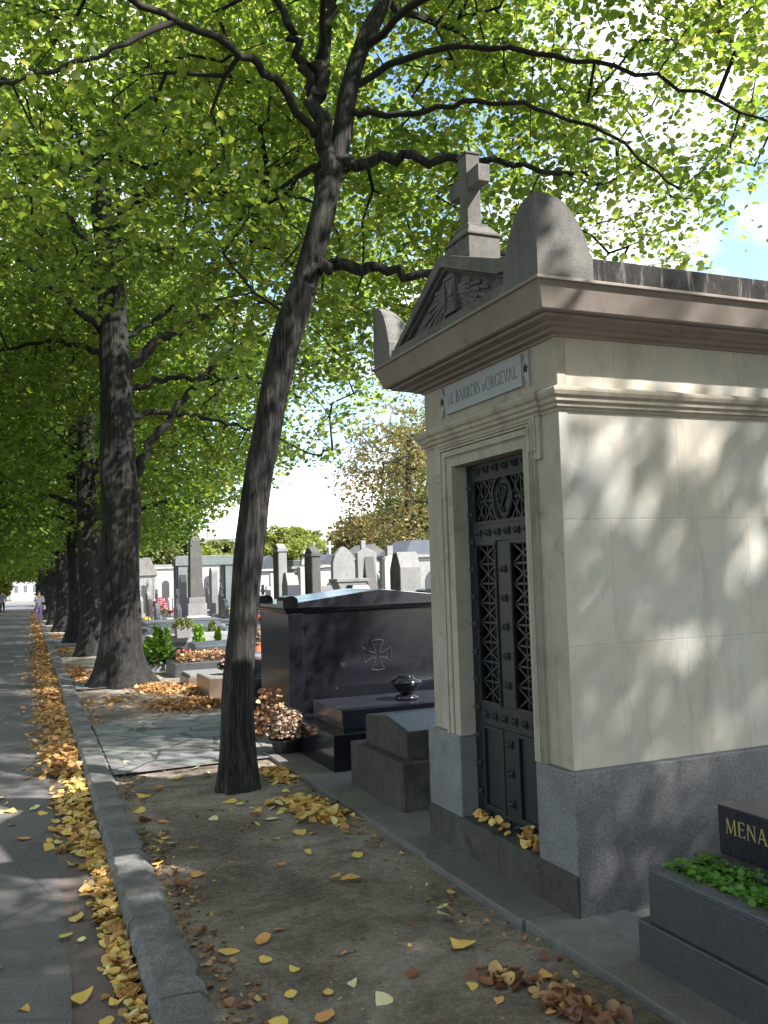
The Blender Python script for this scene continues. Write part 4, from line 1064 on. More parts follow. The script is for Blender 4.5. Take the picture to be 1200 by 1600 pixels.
# ------------------------------------------------------------------ graves further back
def tomb(name, label, x, y, L, W, base_h, slab_h, mat, mat2=None, inset=.08, ridge=0, group=None, cat='tomb'):
    """long side runs away from the road (+X); x,y = middle of its end nearest the road"""
    z = gz(y)-.06; t = thing(name, label, cat, (x, y, z), 0, group); O_ = (x, y, z)
    MB(O_).box(x, x+L, y-W/2, y+W/2, z, z+base_h).build('base', mat, t, bevel=.008)
    if slab_h:
        a_, b_ = y-W/2+inset, y+W/2-inset; z0, z1 = z+base_h, z+base_h+slab_h
        m = MB(O_)
        if ridge: m.prism_x([(a_, z0), (b_, z0), (b_, z1-ridge), (y, z1), (a_, z1-ridge)], x+inset, x+L-inset)
        else: m.box(x+inset, x+L-inset, a_, b_, z0, z1)
        m.build('slab', mat2 or mat, t, bevel=.008)
    return t, z
def prof(kind, W, h):
    w = W/2
    if kind == 'gable': return [(-w, 0), (w, 0), (w, h-.55*w), (0, h), (-w, h-.55*w)]
    if kind == 'round': return [(-w, 0), (w, 0)]+[(w*math.cos(math.pi*k/10), h-w+w*math.sin(math.pi*k/10)) for k in range(11)]
    if kind == 'point': return [(-w*.75, 0), (w*.75, 0), (w, h*.5), (w*.95, h*.68), (w*.45, h*.8), (w*.15, h*.92), (0, h), (-w*.15, h*.92), (-w*.45, h*.8), (-w*.95, h*.68), (-w, h*.5)]
    if kind == 'shoulder': return [(-w, 0), (w, 0), (w, h*.8), (w*.8, h*.9), (w*.35, h*.97), (0, h), (-w*.35, h*.97), (-w*.8, h*.9), (-w, h*.8)]
    if kind == 'hex': return [(-w, 0), (w, 0), (w, h*.86), (w*.35, h), (-w*.35, h), (-w, h*.86)]
    return [(-w, 0), (w, 0), (w, h), (-w, h)]
def stele(label, x, y, W, T, h, kind, mat, base=None, group='upright gravestones', face='x', cap=None, name='gravestone', cat='gravestone', dark=False):
    z = gz(y)-.06; t = thing(name, label, cat, (x, y, z), 0, group); O_ = (x, y, z); P_ = [(a_, z+.18+b_*(h-.18)/h) for a_, b_ in prof(kind, W, h)]
    m = MB(O_)
    if face == 'x': m.prism_x([(y+a_, b_) for a_, b_ in P_], x, x+T)
    else: m.prism_y([(x+a_, b_) for a_, b_ in P_], y, y+T)
    m.build('stone', mat, t, bevel=.01)
    b_ = MB(O_)
    if face == 'x': b_.box(x-.06, x+T+.06, y-W/2-.07, y+W/2+.07, z, z+.1795)
    else: b_.box(x-W/2-.07, x+W/2+.07, y-.06, y+T+.06, z, z+.1795)
    b_.build('foot', base or mat, t, bevel=.01)
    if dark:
        q = MB(O_); q.prism_x([(y+a_*.97, z+.185+(b_-z-.18)*.975) for a_, b_ in P_], x-.006, x-.0005); q.build('shaded_weathered_face', M['mossy'], t)  # dark plate: shade of the unlit side put into the colour, plus biofilm
    if cap:
        m = MB(O_); q = P_[2][1]
        if face == 'x': m.box(x-.02, x+T+.02, y-W/2-.02, y+W/2+.02, q-.07, q-.02)
        m.build('moulding', mat, t, bevel=.005)
    return t
def cross(label, x, y, h, w, T, mat, ped=.3, face='y', group='stone crosses on graves'):
    z = gz(y)-.06; t = thing('grave_cross', label, 'cross', (x, y, z), 0, group); O_ = (x, y, z); a_ = w*.16
    m = MB(O_); m.box(x-a_, x+a_, y-T/2, y+T/2, z+ped, z+h)
    m.box(x-w/2, x-a_-.0005, y-T/2+.004, y+T/2-.004, z+h*.80-a_, z+h*.80+a_).box(x+a_+.0005, x+w/2, y-T/2+.004, y+T/2-.004, z+h*.80-a_, z+h*.80+a_)
    m.build('cross_body', mat, t, bevel=.008)
    m = MB(O_); m.box(x-w*.55, x+w*.55, y-w*.4, y+w*.4, z, z+ped*.5).frus(x-w*.4, x+w*.4, y-w*.3, y+w*.3, z+ped*.5, z+ped, w*.12, w*.08)
    m.build('pedestal', mat, t, bevel=.008); return t
# things that stand out in the photograph
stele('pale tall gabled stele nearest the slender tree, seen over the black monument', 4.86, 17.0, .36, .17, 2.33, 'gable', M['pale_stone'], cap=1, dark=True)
stele('dark polished shouldered gravestone in front of the stone bust', 4.46, 15.1, .34, .22, 1.74, 'hex', M['blue_granite'])
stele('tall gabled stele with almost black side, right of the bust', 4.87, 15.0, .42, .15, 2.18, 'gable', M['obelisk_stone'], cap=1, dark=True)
stele('broad round-shouldered pale stele crowned by a small finial', 8.85, 24.0, .66, .22, 2.55, 'shoulder', M['pale_stone'], face='y')
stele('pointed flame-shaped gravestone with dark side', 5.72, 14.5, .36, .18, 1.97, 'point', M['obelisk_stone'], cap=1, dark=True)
stele('wide pale stele with sloping top behind the flame-shaped stone', 9.0, 22.6, .55, .2, 2.45, 'gable', M['pale_stone'], face='y')
stele('rounded white slab beside the pedestal cross', 8.75, 20.4, .34, .2, 2.15, 'round', M['white_stone'], face='y')
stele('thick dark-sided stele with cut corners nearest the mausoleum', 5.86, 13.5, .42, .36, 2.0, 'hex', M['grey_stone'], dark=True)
cross('tall pale cross rising behind the flame-shaped gravestone', 9.55, 24.3, 2.72, .42, .14, M['pale_stone'], .9)
cross('thick stone cross on a high pedestal left of the rounded slab', 9.3, 21.8, 2.45, .5, .18, M['pale_stone'], 1.1)
cross('small bright white cross left of the tall gabled stele', 6.17, 22.0, 1.82, .30, .12, M['white_stone'], 1.25)
cross('thin iron-like cross on the far roofline above the chapels', 10.45, 31.5, 3.05, .22, .07, M['grey_stone'], 2.6)
# flared pedestal stone
z = gz(14)-.06; t = thing('flared_monument', 'trapezoid grey monument widening upwards, just over the black gable', 'monument', (5.1, 14, z)); O_ = (5.1, 14, z)
MB(O_).box(5.05, 5.42, 13.85, 14.25, z, z+1.2).build('base', M['grey_stone'], t, bevel=.01)
m = MB(O_); m.prism_y([(5.12, z+1.2), (5.35, z+1.2), (5.50, z+1.54), (4.98, z+1.54)], 13.83, 14.2); m.box(4.96, 5.52, 13.81, 14.22, z+1.541, z+1.60); m.build('flared_top', M['grey_stone'], t, bevel=.01)
z = gz(12.6)-.06; t = thing('cut_stone', 'low faceted blue grey stone peeking over the black monument roof', 'gravestone', (4.85, 12.6, z)); O_ = (4.85, 12.6, z)
m = MB(O_); m.box(4.72, 5.02, 12.5, 12.8, z, z+1.40); m.build('foot', M['blue_granite'], t, bevel=.01)
MB(O_).frus(4.70, 5.04, 12.48, 12.82, z+1.401, z+1.50, .05, .05).build('stone', M['blue_granite'], t, bevel=.008)
# bust on its white pedestal
z = gz(19)-.06; t = thing('stone_bust', 'pale stone bust of a man on a tall white pedestal', 'bust', (6.07, 19, z)); O_ = (6.07, 19, z)
m = MB(O_); m.box(5.95, 6.21, 18.88, 19.12, z+.3, z+1.25).box(5.90, 6.26, 18.83, 19.17, z, z+.299); m.build('pedestal', M['rust_stone'] if 0 else M['pale_stone'], t, bevel=.01)
MB(O_).box(5.94, 6.22, 18.87, 19.13, z+1.251, z+1.90).build('upper_pedestal', M['white_stone'], t, bevel=.01)
me = bpy.data.meshes.new('figure')
vs = [(6.07, 19.0, z+1.90), (6.07, 19.0, z+2.00), (6.07, 18.99, z+2.10), (6.07, 18.96, z+2.17), (6.07, 18.95, z+2.26), (5.99, 19.0, z+2.02), (6.15, 19.0, z+2.02), (6.07, 18.905, z+2.19)]
me.from_pydata([tuple(Vector(v)-Vector(O_)) for v in vs], [(0, 1), (1, 2), (2, 3), (3, 4), (1, 5), (1, 6), (3, 7)], [])
o = bpy.data.objects.new('figure', me); link(o); o.parent = t; me.materials.append(M['white_stone'])
o.modifiers.new('skin', 'SKIN'); sv = me.skin_vertices[0].data
for i, r_ in enumerate([.10, .085, .045, .078, .07, .06, .06, .02]): sv[i].radius = (r_, r_)
sv[0].use_root = True; s_ = o.modifiers.new('sub', 'SUBSURF'); s_.levels = 2; s_.render_levels = 2
# obelisk
z = gz(32)-.06; ox, oy = 6.18, 32.0; t = thing('obelisk', 'tall slender grey obelisk with rounded tip on a pale pedestal', 'obelisk', (ox, oy, z)); O_ = (ox, oy, z)
MB(O_).box(ox-.30, ox+.36, oy-.3, oy+.3, z, z+1.0).build('pedestal', M['pale_stone'], t, bevel=.012)
MB(O_).box(ox-.26, ox+.32, oy-.26, oy+.26, z+1.001, z+1.2).build('plinth', M['grey_stone'], t, bevel=.02)
m = MB(O_); m.frus(ox-.20, ox+.25, oy-.22, oy+.22, z+1.2, z+3.15, .03).frus(ox-.17, ox+.22, oy-.19, oy+.19, z+3.151, z+3.36, .09, .08)
m.lathe((ox+.025, oy, z), [(.11, 3.361), (.12, 3.42), (.08, 3.53), (.02, 3.58)], 14); m.build('shaft', M['obelisk_stone'], t, bevel=.01)
# green portico
z = gz(40)-.06; t = thing('stone_portico', 'open portico of green veined stone, lintel on square pillars, behind the obelisk', 'portico', (8.1, 40, z)); O_ = (8.1, 40, z)
m = MB(O_); m.prism_y([(6.85, z+2.52), (9.55, z+2.52), (9.55, z+2.86), (9.45, z+2.95), (7.0, z+2.95), (6.85, z+2.86)], 39.75, 40.6); m.build('lintel', M['green_stone'], t, bevel=.015)
for xa_ in (6.98, 9.05):
    MB(O_).box(xa_, xa_+.40, 39.8, 40.5, z, z+2.519).build('pillar', M['green_stone'], t, bevel=.012)
    MB(O_).box(xa_-.10, xa_-.003, 39.85, 40.45, z, z+2.518).build('dark_slab', M['black_granite_dull'], t, bevel=.01)
MB(O_).box(6.8, 9.6, 39.6, 40.8, z-.1, z+.16).build('step', M['grey_stone'], t, bevel=.01)
stele('narrow polished black stele left of the obelisk', 5.30, 30.0, .34, .2, 1.97, 'hex', M['black_granite_dull'], group=None)
stele('slim round-topped dark stele framed by the green portico', 9.15, 43.5, .62, .30, 2.5, 'round', M['grey_stone'], group=None)
stele('slim brownish gravestone framed by the green portico', 9.75, 42.4, .3, .16, 1.7, 'round', M['rust_stone'], group=None)
def chapel(label, x, y, w, d, h, rh, mat, roof, kind='gable', door=None, name='burial_chapel', cross_=False):
    """front gable faces the camera side (-Y)"""
    z = gz(y)-.1; t = thing(name, label, 'chapel', (x, y, z), 0, 'burial chapels at the back'); O_ = (x, y, z)
    MB(O_).box(x, x+w, y, y+d, z, z+h).build('wall', mat, t, bevel=.015)
    m = MB(O_)
    m.sweep([(x, y), (x+w, y), (x+w, y+d), (x, y+d)], [(-.03, z+h-.16), (.03, z+h-.16), (.05, z+h-.10), (.10, z+h-.06), (.10, z+h+.02), (-.03, z+h+.02)])
    m.build('cornice', mat, t)
    m = MB(O_)
    if kind == 'gable': m.prism_y([(x-.12, z+h+.021), (x+w+.12, z+h+.021), (x+w/2, z+h+rh)], y-.1, y+d+.1)
    elif kind == 'hip': m.frus(x-.1, x+w+.1, y-.1, y+d+.1, z+h+.021, z+h+rh, w*.25, d*.25)
    else: m.box(x-.02, x+w+.02, y-.02, y+d+.02, z+h+.021, z+h+rh)
    m.build('roof', roof, t, bevel=.01)
    f = MB(O_); ww = w*.34; xc = x+w/2
    pts = [(xc-ww/2, z+.3), (xc+ww/2, z+.3)]+[(xc+ww/2*math.cos(math.pi*k/8), z+h*.66+ww/2*math.sin(math.pi*k/8)) for k in range(9)]
    f.prism_y(pts, y-.02, y+.01); f.build('door', door or M['dark_granite'], t)
    if kind != 'flat0':
        for a_, b_ in ((x+.0, x+.10*w), (x+w*.90, x+w)): MB(O_).box(a_, b_, y-.03, y-.002, z+.1, z+h-.17).build('pilaster', mat, t, bevel=.006)
    if cross_:
        q = MB(O_); q.box(xc-.04, xc+.04, y, y+.08, z+h+rh-.02, z+h+rh+.45).box(xc-.14, xc-.041, y+.005, y+.075, z+h+rh+.22, z+h+rh+.3).box(xc+.041, xc+.14, y+.005, y+.075, z+h+rh+.22, z+h+rh+.3)
        q.build('roof_cross', mat, t)
    return t
chapel('small pale chapel with stone roof at the far left edge of the cemetery gap', 6.5, 52, 1.35, 2.0, 2.45, .95, M['pale_stone'], M['roof_stone'], 'hip')
chapel('flat-topped white chapel between the roofed chapel and the portico', 8.1, 54, 1.25, 2.2, 2.85, .18, M['white_stone'], M['pale_stone'], 'flat')
chapel('white chapel seen through the green portico', 11.2, 58, 1.8, 2.2, 3.1, .35, M['white_stone'], M['pale_stone'], 'flat')
chapel('pale gabled chapel seen just right of the slender tree', 8.45, 32, .9, 1.4, 2.15, .5, M['white_stone'], M['blue_granite'])
chapel('narrow white chapel with blue grey roof right of the dark gabled stele', 10.05, 30, 1.0, 1.5, 2.2, .4, M['white_stone'], M['blue_granite'], cross_=True)
chapel('grey chapel with flat slate roof behind the bust', 8.9, 29, .95, 1.5, 2.15, .22, M['pale_stone'], M['blue_granite'], 'flat')
chapel('larger chapel with arched dark doorway beside the mausoleum wall', 11.7, 26, 1.9, 2.2, 2.35, .5, M['pale_stone'], M['blue_granite'], 'hip')
chapel('pale chapel with gable between the tall cross and the white slab', 13.8, 36, 1.6, 2.0, 2.6, .6, M['white_stone'], M['roof_stone'])
# near row between the massive tree and the slender one
def pot(name, label, x, y, z, r, h, mat, plants, square=False, group=None):
    t = thing(name, label, 'flower pot' if not square else 'planter', (x, y, z), 0, group); O_ = (x, y, z)
    if square: MB(O_).frus(x-r*.92, x+r*.92, y-r*.92, y+r*.92, z, z+h, -.015).build('pot', mat, t, bevel=.006)
    else: MB(O_).lathe(O_, [(r*.7, 0), (r*.95, h*.9), (r*1.08, h*.9), (r*1.08, h), (r*.9, h), (r*.85, h*.9)], 20).build('pot', mat, t, smooth=False)
    for nm, c, rr_, n_, sz, mt, shape in plants:
        rg = np.random.default_rng(int(abs(x*1000+y*37))+n_)
        if shape == 'cone':
            sub = rg.integers(0, 7, n_); so_ = rg.normal(0, .42, (7, 2))*rr_[0]; sh_ = rg.uniform(.55, 1.0, 7); sh_[0] = 1; so_[0] = 0
            hh = rg.uniform(0, 1, n_)**1.2; a_ = rg.uniform(0, 6.28, n_); lump = 1+.25*np.sin(a_*5+hh*9)
            rad = rr_[0]*.62*(1-hh)**.8*lump*rg.uniform(.4, 1, n_); P_ = np.stack([rad*np.cos(a_)+so_[sub, 0], rad*np.sin(a_)+so_[sub, 1], hh*rr_[2]*sh_[sub]], 1)
        else:
            P_ = nrm(rg.normal(0, 1, (n_, 3)))*rg.uniform(.5, 1, (n_, 1))*np.array(rr_); P_[:, 2] = np.abs(P_[:, 2])
        V, F = leaves(P_+np.array([c[0], c[1], c[2]]), sz, .35, rg, droop=-.6 if shape == 'cone' else .1)
        npmesh(nm, V, 4, F, mt, t)
    return t
G17 = gz(17.4)-.05
pot('conifer_pot', 'bright green bushy conifer with yellow flowers in a grey box by the massive trunk', 2.60, 17.2, G17, .13, .16, M['grey_plastic'],
    [('conifer', (0, .1, .2), (.24, .24, .62), 2600, .05, M['conifer'], 'cone'), ('foliage', (0, 0, .14), (.26, .2, .16), 700, .045, M['darkgreen'], 'ball'), ('blossom', (0, -.12, .2), (.14, .06, .07), 9, .05, M['yelfl'], 'ball')], True)
pot('conifer_pot', 'slim bright conifer standing between two grey tombs', 3.72, 19.0, gz(19)+.12, .09, .14, M['grey_plastic'], [('conifer', (0, 0, .12), (.15, .15, .45), 1500, .045, M['conifer'], 'cone')], True)
pot('conifer_pot', 'small dark conifer right of the slim bright one', 4.66, 22.0, gz(22)+.15, .08, .12, M['grey_plastic'], [('conifer', (0, 0, .1), (.12, .12, .4), 900, .045, M['leaf_olive'], 'cone')], True)
pot('conifer_pot', 'little conifer half hidden by the slender trunk', 4.0, 18.3, gz(18)+.2, .07, .1, M['terracotta'], [('conifer', (0, 0, .1), (.08, .08, .36), 700, .04, M['conifer'], 'cone')])
pot('rose_bush', 'dark leafy bush with a magenta bloom beside the conifer box', 2.98, 17.0, G17, .14, .12, M['grey_plastic'],
    [('foliage', (0, 0, .12), (.24, .2, .32), 1100, .05, M['darkgreen'], 'ball'), ('bloom', (.06, -.14, .38), (.04, .04, .03), 22, .05, M['purplefl'], 'ball')])
t, z = tomb('grave_box', 'dark open grave box filled with brown plants', 2.66, 16.1, 2.2, .95, .26, 0, M['dark_granite'])
rg0 = np.random.default_rng(5); n_ = 500
P_ = np.stack([rg0.uniform(.12, .9, n_), rg0.uniform(-.4, .4, n_), .26+rg0.uniform(0, .16, n_)], 1); V, F = leaves(P_, .05, .3, rg0, droop=-.3)
npmesh('withered_plants', V, 4, F, M['brown_leaf'], t)
t, z = tomb('inscribed_tomb', 'dark blue granite tomb with sloping lettered top behind the open grave box', 3.12, 17.1, 2.0, 1.0, .30, .22, M['dark_granite'], M['blue_granite'], .10, .06)
t, z = tomb('stone_box', 'low brown stone grave box with pale top edge, second from the slender trunk', 2.57, 14.3, 2.0, .75, .17, .05, M['rust_stone'], M['grey_stone'], .03)
t, z = tomb('polished_box', 'polished brown granite grave box nearest the slender trunk', 2.56, 12.8, 2.0, .85, .30, 0, M['rust_stone'])
MB((2.56, 12.8, z)).box(2.60, 3.9, 12.42, 13.18, z+.2, z+.302).build('top', M['grey_stone'], t, bevel=.008)
pot('flower_bowl', 'pink and white flowers standing on the polished brown grave box', 2.92, 12.75, gz(12.8)+.245, .07, .08, M['black'],
    [('foliage', (0, 0, .08), (.15, .13, .13), 420, .045, M['darkgreen'], 'ball'), ('petals', (0, -.03, .13), (.14, .11, .12), 160, .035, M['pinkfl'], 'ball')])
t, z = tomb('long_grey_tomb', 'long blue grey tomb with sloping top lying before the obelisk', 3.0, 24.0, 2.3, 1.3, .38, .26, M['blue_granite'], M['blue_granite'], .06, .10)
t, z = tomb('flat_grey_tomb', 'wide flat grey tomb behind the long sloping one', 3.6, 27.2, 2.4, 1.4, .45, .16, M['grey_stone'], M['blue_granite'], .08)
t, z = tomb('pale_tomb', 'pale grey tomb with dark side between the conifers', 3.0, 21.2, 2.2, 1.2, .32, .14, M['dark_granite'], M['pale_stone'], .04)
pot('planter_box', 'square grey stone planter with straggly reddish plants on the pale tomb', 3.70, 20.6, gz(20.5)+.36, .17, .24, M['grey_stone'],
    [('foliage', (0, 0, .24), (.26, .2, .22), 420, .06, M['leaf_olive'], 'ball'), ('dry_leaves', (0, 0, .24), (.24, .18, .12), 260, .05, M['brown_leaf'], 'ball')], True)
pot('flower_bush', 'tall pink orange flower arrangement near the small stones on the left', 5.55, 36.0, gz(36)+.35, .15, .25, M['grey_plastic'], [('petals', (0, 0, .3), (.36, .3, .55), 520, .10, M['pinkfl'], 'ball'), ('foliage', (0, 0, .2), (.3, .3, .4), 260, .10, M['leaf_olive'], 'ball')])
pot('flower_bowl', 'bowl of vivid red flowers in front of the black stele', 5.25, 30.9, gz(31)+.55, .14, .14, M['white_paint'], [('petals', (0, 0, .12), (.26, .2, .16), 240, .09, M['redfl'], 'ball')])
pot('flower_bowl', 'small pot of orange red flowers beyond the black gable', 9.35, 20.6, gz(20)+1.25, .1, .1, M['pale_stone'], [('petals', (0, 0, .1), (.17, .15, .26), 260, .07, M['orangefl'], 'ball')])
t, z = tomb('pedestal_tomb', 'pale raised tomb carrying the pot of orange red flowers', 9.0, 20.6, 1.6, .8, .9, .38, M['pale_stone'])
pot('flower_bowl', 'red potted flowers beside the dark gabled stele', 7.62, 24.0, gz(24)+1.42, .1, .16, M['terracotta'], [('petals', (0, 0, .12), (.13, .13, .14), 160, .06, M['redfl'], 'ball')])
t, z = tomb('pedestal_tomb', 'light grey raised tomb under the red potted flowers', 7.3, 24.0, 1.4, .8, 1.1, .36, M['pale_stone'])
pot('plant_pot', 'orange pot of dried plants between slender tree and black monument', 3.02, 11.6, gz(11.6)+.62, .09, .12, M['terracotta'], [('dry_plant', (0, 0, .1), (.1, .1, .24), 260, .045, M['dried'], 'ball')])
t, z = tomb('dark_tomb', 'dark polished tomb half hidden between the slender trunk and the monument', 2.75, 11.4, 2.0, .95, .42, .22, M['black_granite'], M['black_granite_dull'], .05)
v = thing('white_vase', 'white cylindrical vase among the small dark stones', 'vase', (5.02, 30.2, gz(30)+.75))
MB((5.02, 30.2, gz(30)+.75)).lathe((5.02, 30.2, gz(30)+.75), [(.07, 0), (.09, .03), (.08, .3), (.09, .42)], 14).build('vase_body', M['white_paint'], v, smooth=True)
t, z = tomb('white_tomb', 'low white tomb under the red flower bowl', 4.8, 30.6, 1.6, 1.3, .40, .18, M['pale_stone'], M['white_stone'])
# dried hydrangea in a black pot beside the slender tree
DP = (2.36, 8.05, -.01)
pot('dried_hydrangea_pot', 'withered pale hydrangea in a black pot at the foot of the black monument', *DP[:3], .15, .13, M['black'],
    [('flower_heads', (0, 0, .16), (.20, .21, .25), 1500, .034, M['dried'], 'ball'), ('dry_stems', (-.12, .12, .16), (.2, .2, .42), 260, .05, M['brown_leaf'], 'ball')])
# rows of ordinary graves
mats = [('pale', 'pale_stone'), ('grey', 'grey_stone'), ('black', 'black_granite'), ('black', 'black_granite_dull'), ('dark', 'dark_granite'), ('blue grey', 'blue_granite'), ('dark', 'dark_granite'), ('black', 'black_granite_dull')]
kinds = [('round-topped', 'round'), ('gabled', 'gable'), ('shouldered', 'shoulder'), ('square-topped', 'flat'), ('cut-cornered', 'hex'), ('pointed', 'point')]
num = ['first', 'second', 'third', 'fourth', 'fifth', 'sixth', 'seventh', 'eighth', 'ninth', 'tenth', 'eleventh', 'twelfth', 'thirteenth', 'fourteenth', 'fifteenth', 'sixteenth', 'seventeenth', 'eighteenth', 'nineteenth', 'twentieth']
rg = random.Random(12)
taken = [(o.location.x, o.location.y) for o in bpy.data.objects if o.parent is None and 'category' in o and o.location.x > 4.2 and o.location.y > 12]
for r_, (rx, ya, yb, st) in enumerate(((3.1, 29.2, 42, 1.5), (5.6, 16.2, 38, 1.3), (8.0, 19.0, 52, 1.35), (11.2, 28.5, 60, 1.7), (14.6, 32, 66, 2.1), (18.5, 42, 74, 2.6))):
    y = ya; k = 0
    while y < yb:
        cx_ = rx+rg.uniform(-.15, .15)
        if all(abs(cx_+.9-a_) > 1.25 or abs(y-b_) > .9 for a_, b_ in taken):
            mn, mk = rg.choice(mats); kn, kk = rg.choice(kinds); far = r_ >= 2
            h = rg.uniform(.8, 1.5) if not far else rg.uniform(1.1, 2.1)
            z = gz(y)-.06; ln = '%s grave with %s headstone, %s in the %s grave row' % (mn, kn, num[min(k, 19)], num[r_])
            t, _ = tomb('grave', ln, cx_, y, 1.9, .85, rg.uniform(.2, .4), rg.uniform(.06, .16), M[rg.choice(mats)[1]], M[mk], .06, rg.choice((0, 0, .05)), 'graves in rows')
            m = MB((cx_, y, z)); P_ = prof(kk, rg.uniform(.55, .75), h); m.prism_x([(y+a_, z+b_) for a_, b_ in P_], cx_+1.92, cx_+2.06); m.build('headstone', M[mk], t, bevel=.01)
            if rg.random() < .4:
                m = MB((cx_, y, z)); xx = cx_+1.98; m.box(xx-.035, xx+.035, y-.04, y+.04, z+h-.02, z+h+.45).box(xx-.033, xx+.033, y-.16, y-.041, z+h+.22, z+h+.3).box(xx-.033, xx+.033, y+.041, y+.16, z+h+.22, z+h+.3); m.build('headstone_cross', M[mk], t)
            if rg.random() < .65:
                fx, fy = cx_+rg.uniform(.5, 1.4), y+rg.uniform(-.2, .2)
                fl = rg.choice((('red', 'redfl'), ('pink', 'pinkfl'), ('yellow', 'yelfl'), ('orange', 'orangefl')))
                pot('flower_pot', 'pot of %s flowers on the %s grave of the %s row' % (fl[0], num[min(k, 19)], num[r_]), fx, fy, z+.42, .09, .12, M['terracotta'] if rg.random() < .5 else M['grey_plastic'],
                    [('foliage', (0, 0, .1), (.16, .15, .14), 90, .07, M['darkgreen'], 'ball'), ('petals', (0, 0, .13), (.16, .15, .16), 90, .06, M[fl[1]], 'ball')], False, 'flower pots on graves')
            k += 1
        y += st*rg.uniform(.8, 1.2)

# ------------------------------------------------------------------ far trees and town
def bush_tree(label, x, y, h, w, mat, seed, n=700, per=9, size=.28, low=.6, clump=.7):
    z = gz(y)-.1; t = thing('far_tree', label, 'tree', (x, y, z), 0, 'trees beyond the graves'); rr = random.Random(seed)
    m = MB((x, y, z)); trunk_mesh(m, [(x, y, z), (x+.05, y, z+h*.25), (x-.1, y, z+h*.5), (x+.1, y, z+h*.85)], [h*.028, h*.023, h*.017, h*.006], 12, 4, .03, .3, seed); m.build('trunk', M['bark_dark'], t, smooth=True)
    A = crown_points(n, (0, 0, h*.56), (w/2, w/2, h*.47), seed, lambda a_, b_: low+0*a_, None, clump, .35)
    wood = [np.array([(0, 0, h*(.2+.6*k/12)) for k in range(13)])]
    X, par, rad, cnt, fx = grow(wood, A[:min(n, 420)], .007*h/8, seed=seed); V, F = twigs(X, par, rad, cnt, 1, 3); npmesh('branches', V, 4, F, M['twig'], t)
    P_, r2 = sprays(A, per, h*.06, size, seed, .12); V, F = leaves(P_, size, .5, r2); npmesh('crown', V, 4, F, mat, t)
    return t
bush_tree('big open autumn tree with thin brown and orange foliage left of the mausoleum', 21.0, 46, 12.0, 8.5, M['leaf_autumn'], 101, 700, 13, .16, 3.0, 1.2)
bush_tree('tall olive green tree close behind the autumn tree', 27.5, 56, 13.5, 8, M['leaf_olive'], 102, 1300, 16, .2, 1.5, .9)
b1 = bush_tree('compact orange bush tree below the autumn tree', 25.6, 66, 6.8, 5.5, M['leaf_autumn'], 103, 600, 17, .22)
b2 = bush_tree('yellow green rounded tree behind the bust', 24.5, 84, 7.2, 9, M['leaf_lime'], 104, 1000, 20, .28)
b3 = bush_tree('olive rounded tree behind the obelisk', 14.0, 84, 7.4, 9.0, M['leaf_olive'], 105, 1000, 20, .28)
for k, (src, x, y, s_, nm) in enumerate(((b3, 19.2, 88, .82, 'olive tree right of the portico'), (b2, 12.0, 92, 1.0, 'yellow green tree behind the far chapels'), (b2, 17.0, 80, .72, 'small yellow green tree above the portico lintel'),
        (b3, 29.5, 90, .95, 'olive tree behind the white chapels'), (b2, 33.5, 86, 1.0, 'yellow green tree behind the round-shouldered stele'), (b3, 29.0, 74, .8, 'dense olive tree behind the tall cross'), (b3, 35, 72, 1.3, 'tall olive tree behind the larger chapel'),
        (b2, 28.0, 60, .8, 'yellow green shrub between autumn tree and crosses'), (b3, 38, 84, 1.3, 'large olive tree hidden behind the mausoleum'), (b1, 22.0, 90, .85, 'orange tinted tree between chapels and bust'), (b3, 45, 95, 1.4, 'olive tree at the right end of the far row'))):
    copy_tree(src, (x, y, gz(y)-.1), R(53*k), (s_, s_, s_), nm)
# the end of the avenue
for k, (src, x, y, s_, nm) in enumerate(((b2, -2.6, 104, .75, 'sunlit yellow green tree left of the end of the avenue'), (b2, -12, 128, 1.3, 'sunlit tree further left at the avenue end'), (b3, 6.3, 118, 1.0, 'green tree right of the end of the avenue'), (b2, 13, 116, 1.3, 'lime green tree closing the row at the right'))):
    copy_tree(src, (x, y, gz(y)-.1), R(31*k), (s_, s_, s_), nm)
def house(label, x, y, w, d, h, nx, ny, roof='mansard', dome=False, rz=0):
    z = gz(y)-.3; t = thing('town_building', label, 'building', (x, y, z), 0, 'town buildings on the horizon'); O_ = (x, y, z)
    MB(O_).box(x-w/2, x+w/2, y, y+d, z, z+h).build('wall', M['facade'], t)
    m = MB(O_)
    if roof == 'mansard': m.frus(x-w/2-.3, x+w/2+.3, y-.3, y+d+.3, z+h, z+h+.3, 0).frus(x-w/2, x+w/2, y, y+d, z+h+.3, z+h+2.8, 1.2)
    else: m.box(x-w/2-.3, x+w/2+.3, y-.3, y+d+.3, z+h, z+h+.5)
    m.build('roof', M['zinc'] if roof == 'mansard' else M['facade'], t)
    for j in range(ny):
        for i in range(nx):
            xx = x-w/2+w*(i+.5)/nx; zz = z+1.2+(h-1.2)*j/ny; m = MB(O_)
            m.box(xx-w/nx*.2, xx+w/nx*.2, y-.08, y+.02, zz+.3, zz+.3+(h-1.2)/ny*.5); m.build('window', M['window'], t)
    for k in range(3):
        xx = x-w/2+w*(k+.5)/3; MB(O_).box(xx-.6, xx+.6, y+d*.4, y+d*.6, z+h+.3, z+h+4.2).build('chimney', M['facade'], t)
    if dome:
        m = MB(O_); m.lathe((x, y+d/2, z+h+2.8), [(w*.28, 0), (w*.28, 1.5), (w*.30, 1.6), (w*.29, 3.2), (w*.24, 5.0), (w*.15, 6.6), (w*.05, 7.6), (.3, 8), (.2, 10)], 24); m.build('dome', M['dome'], t, smooth=True)
    return t
house('long white apartment block seen between massive tree and obelisk', 50, 230, 26, 14, 12.8, 8, 4, 'flat')
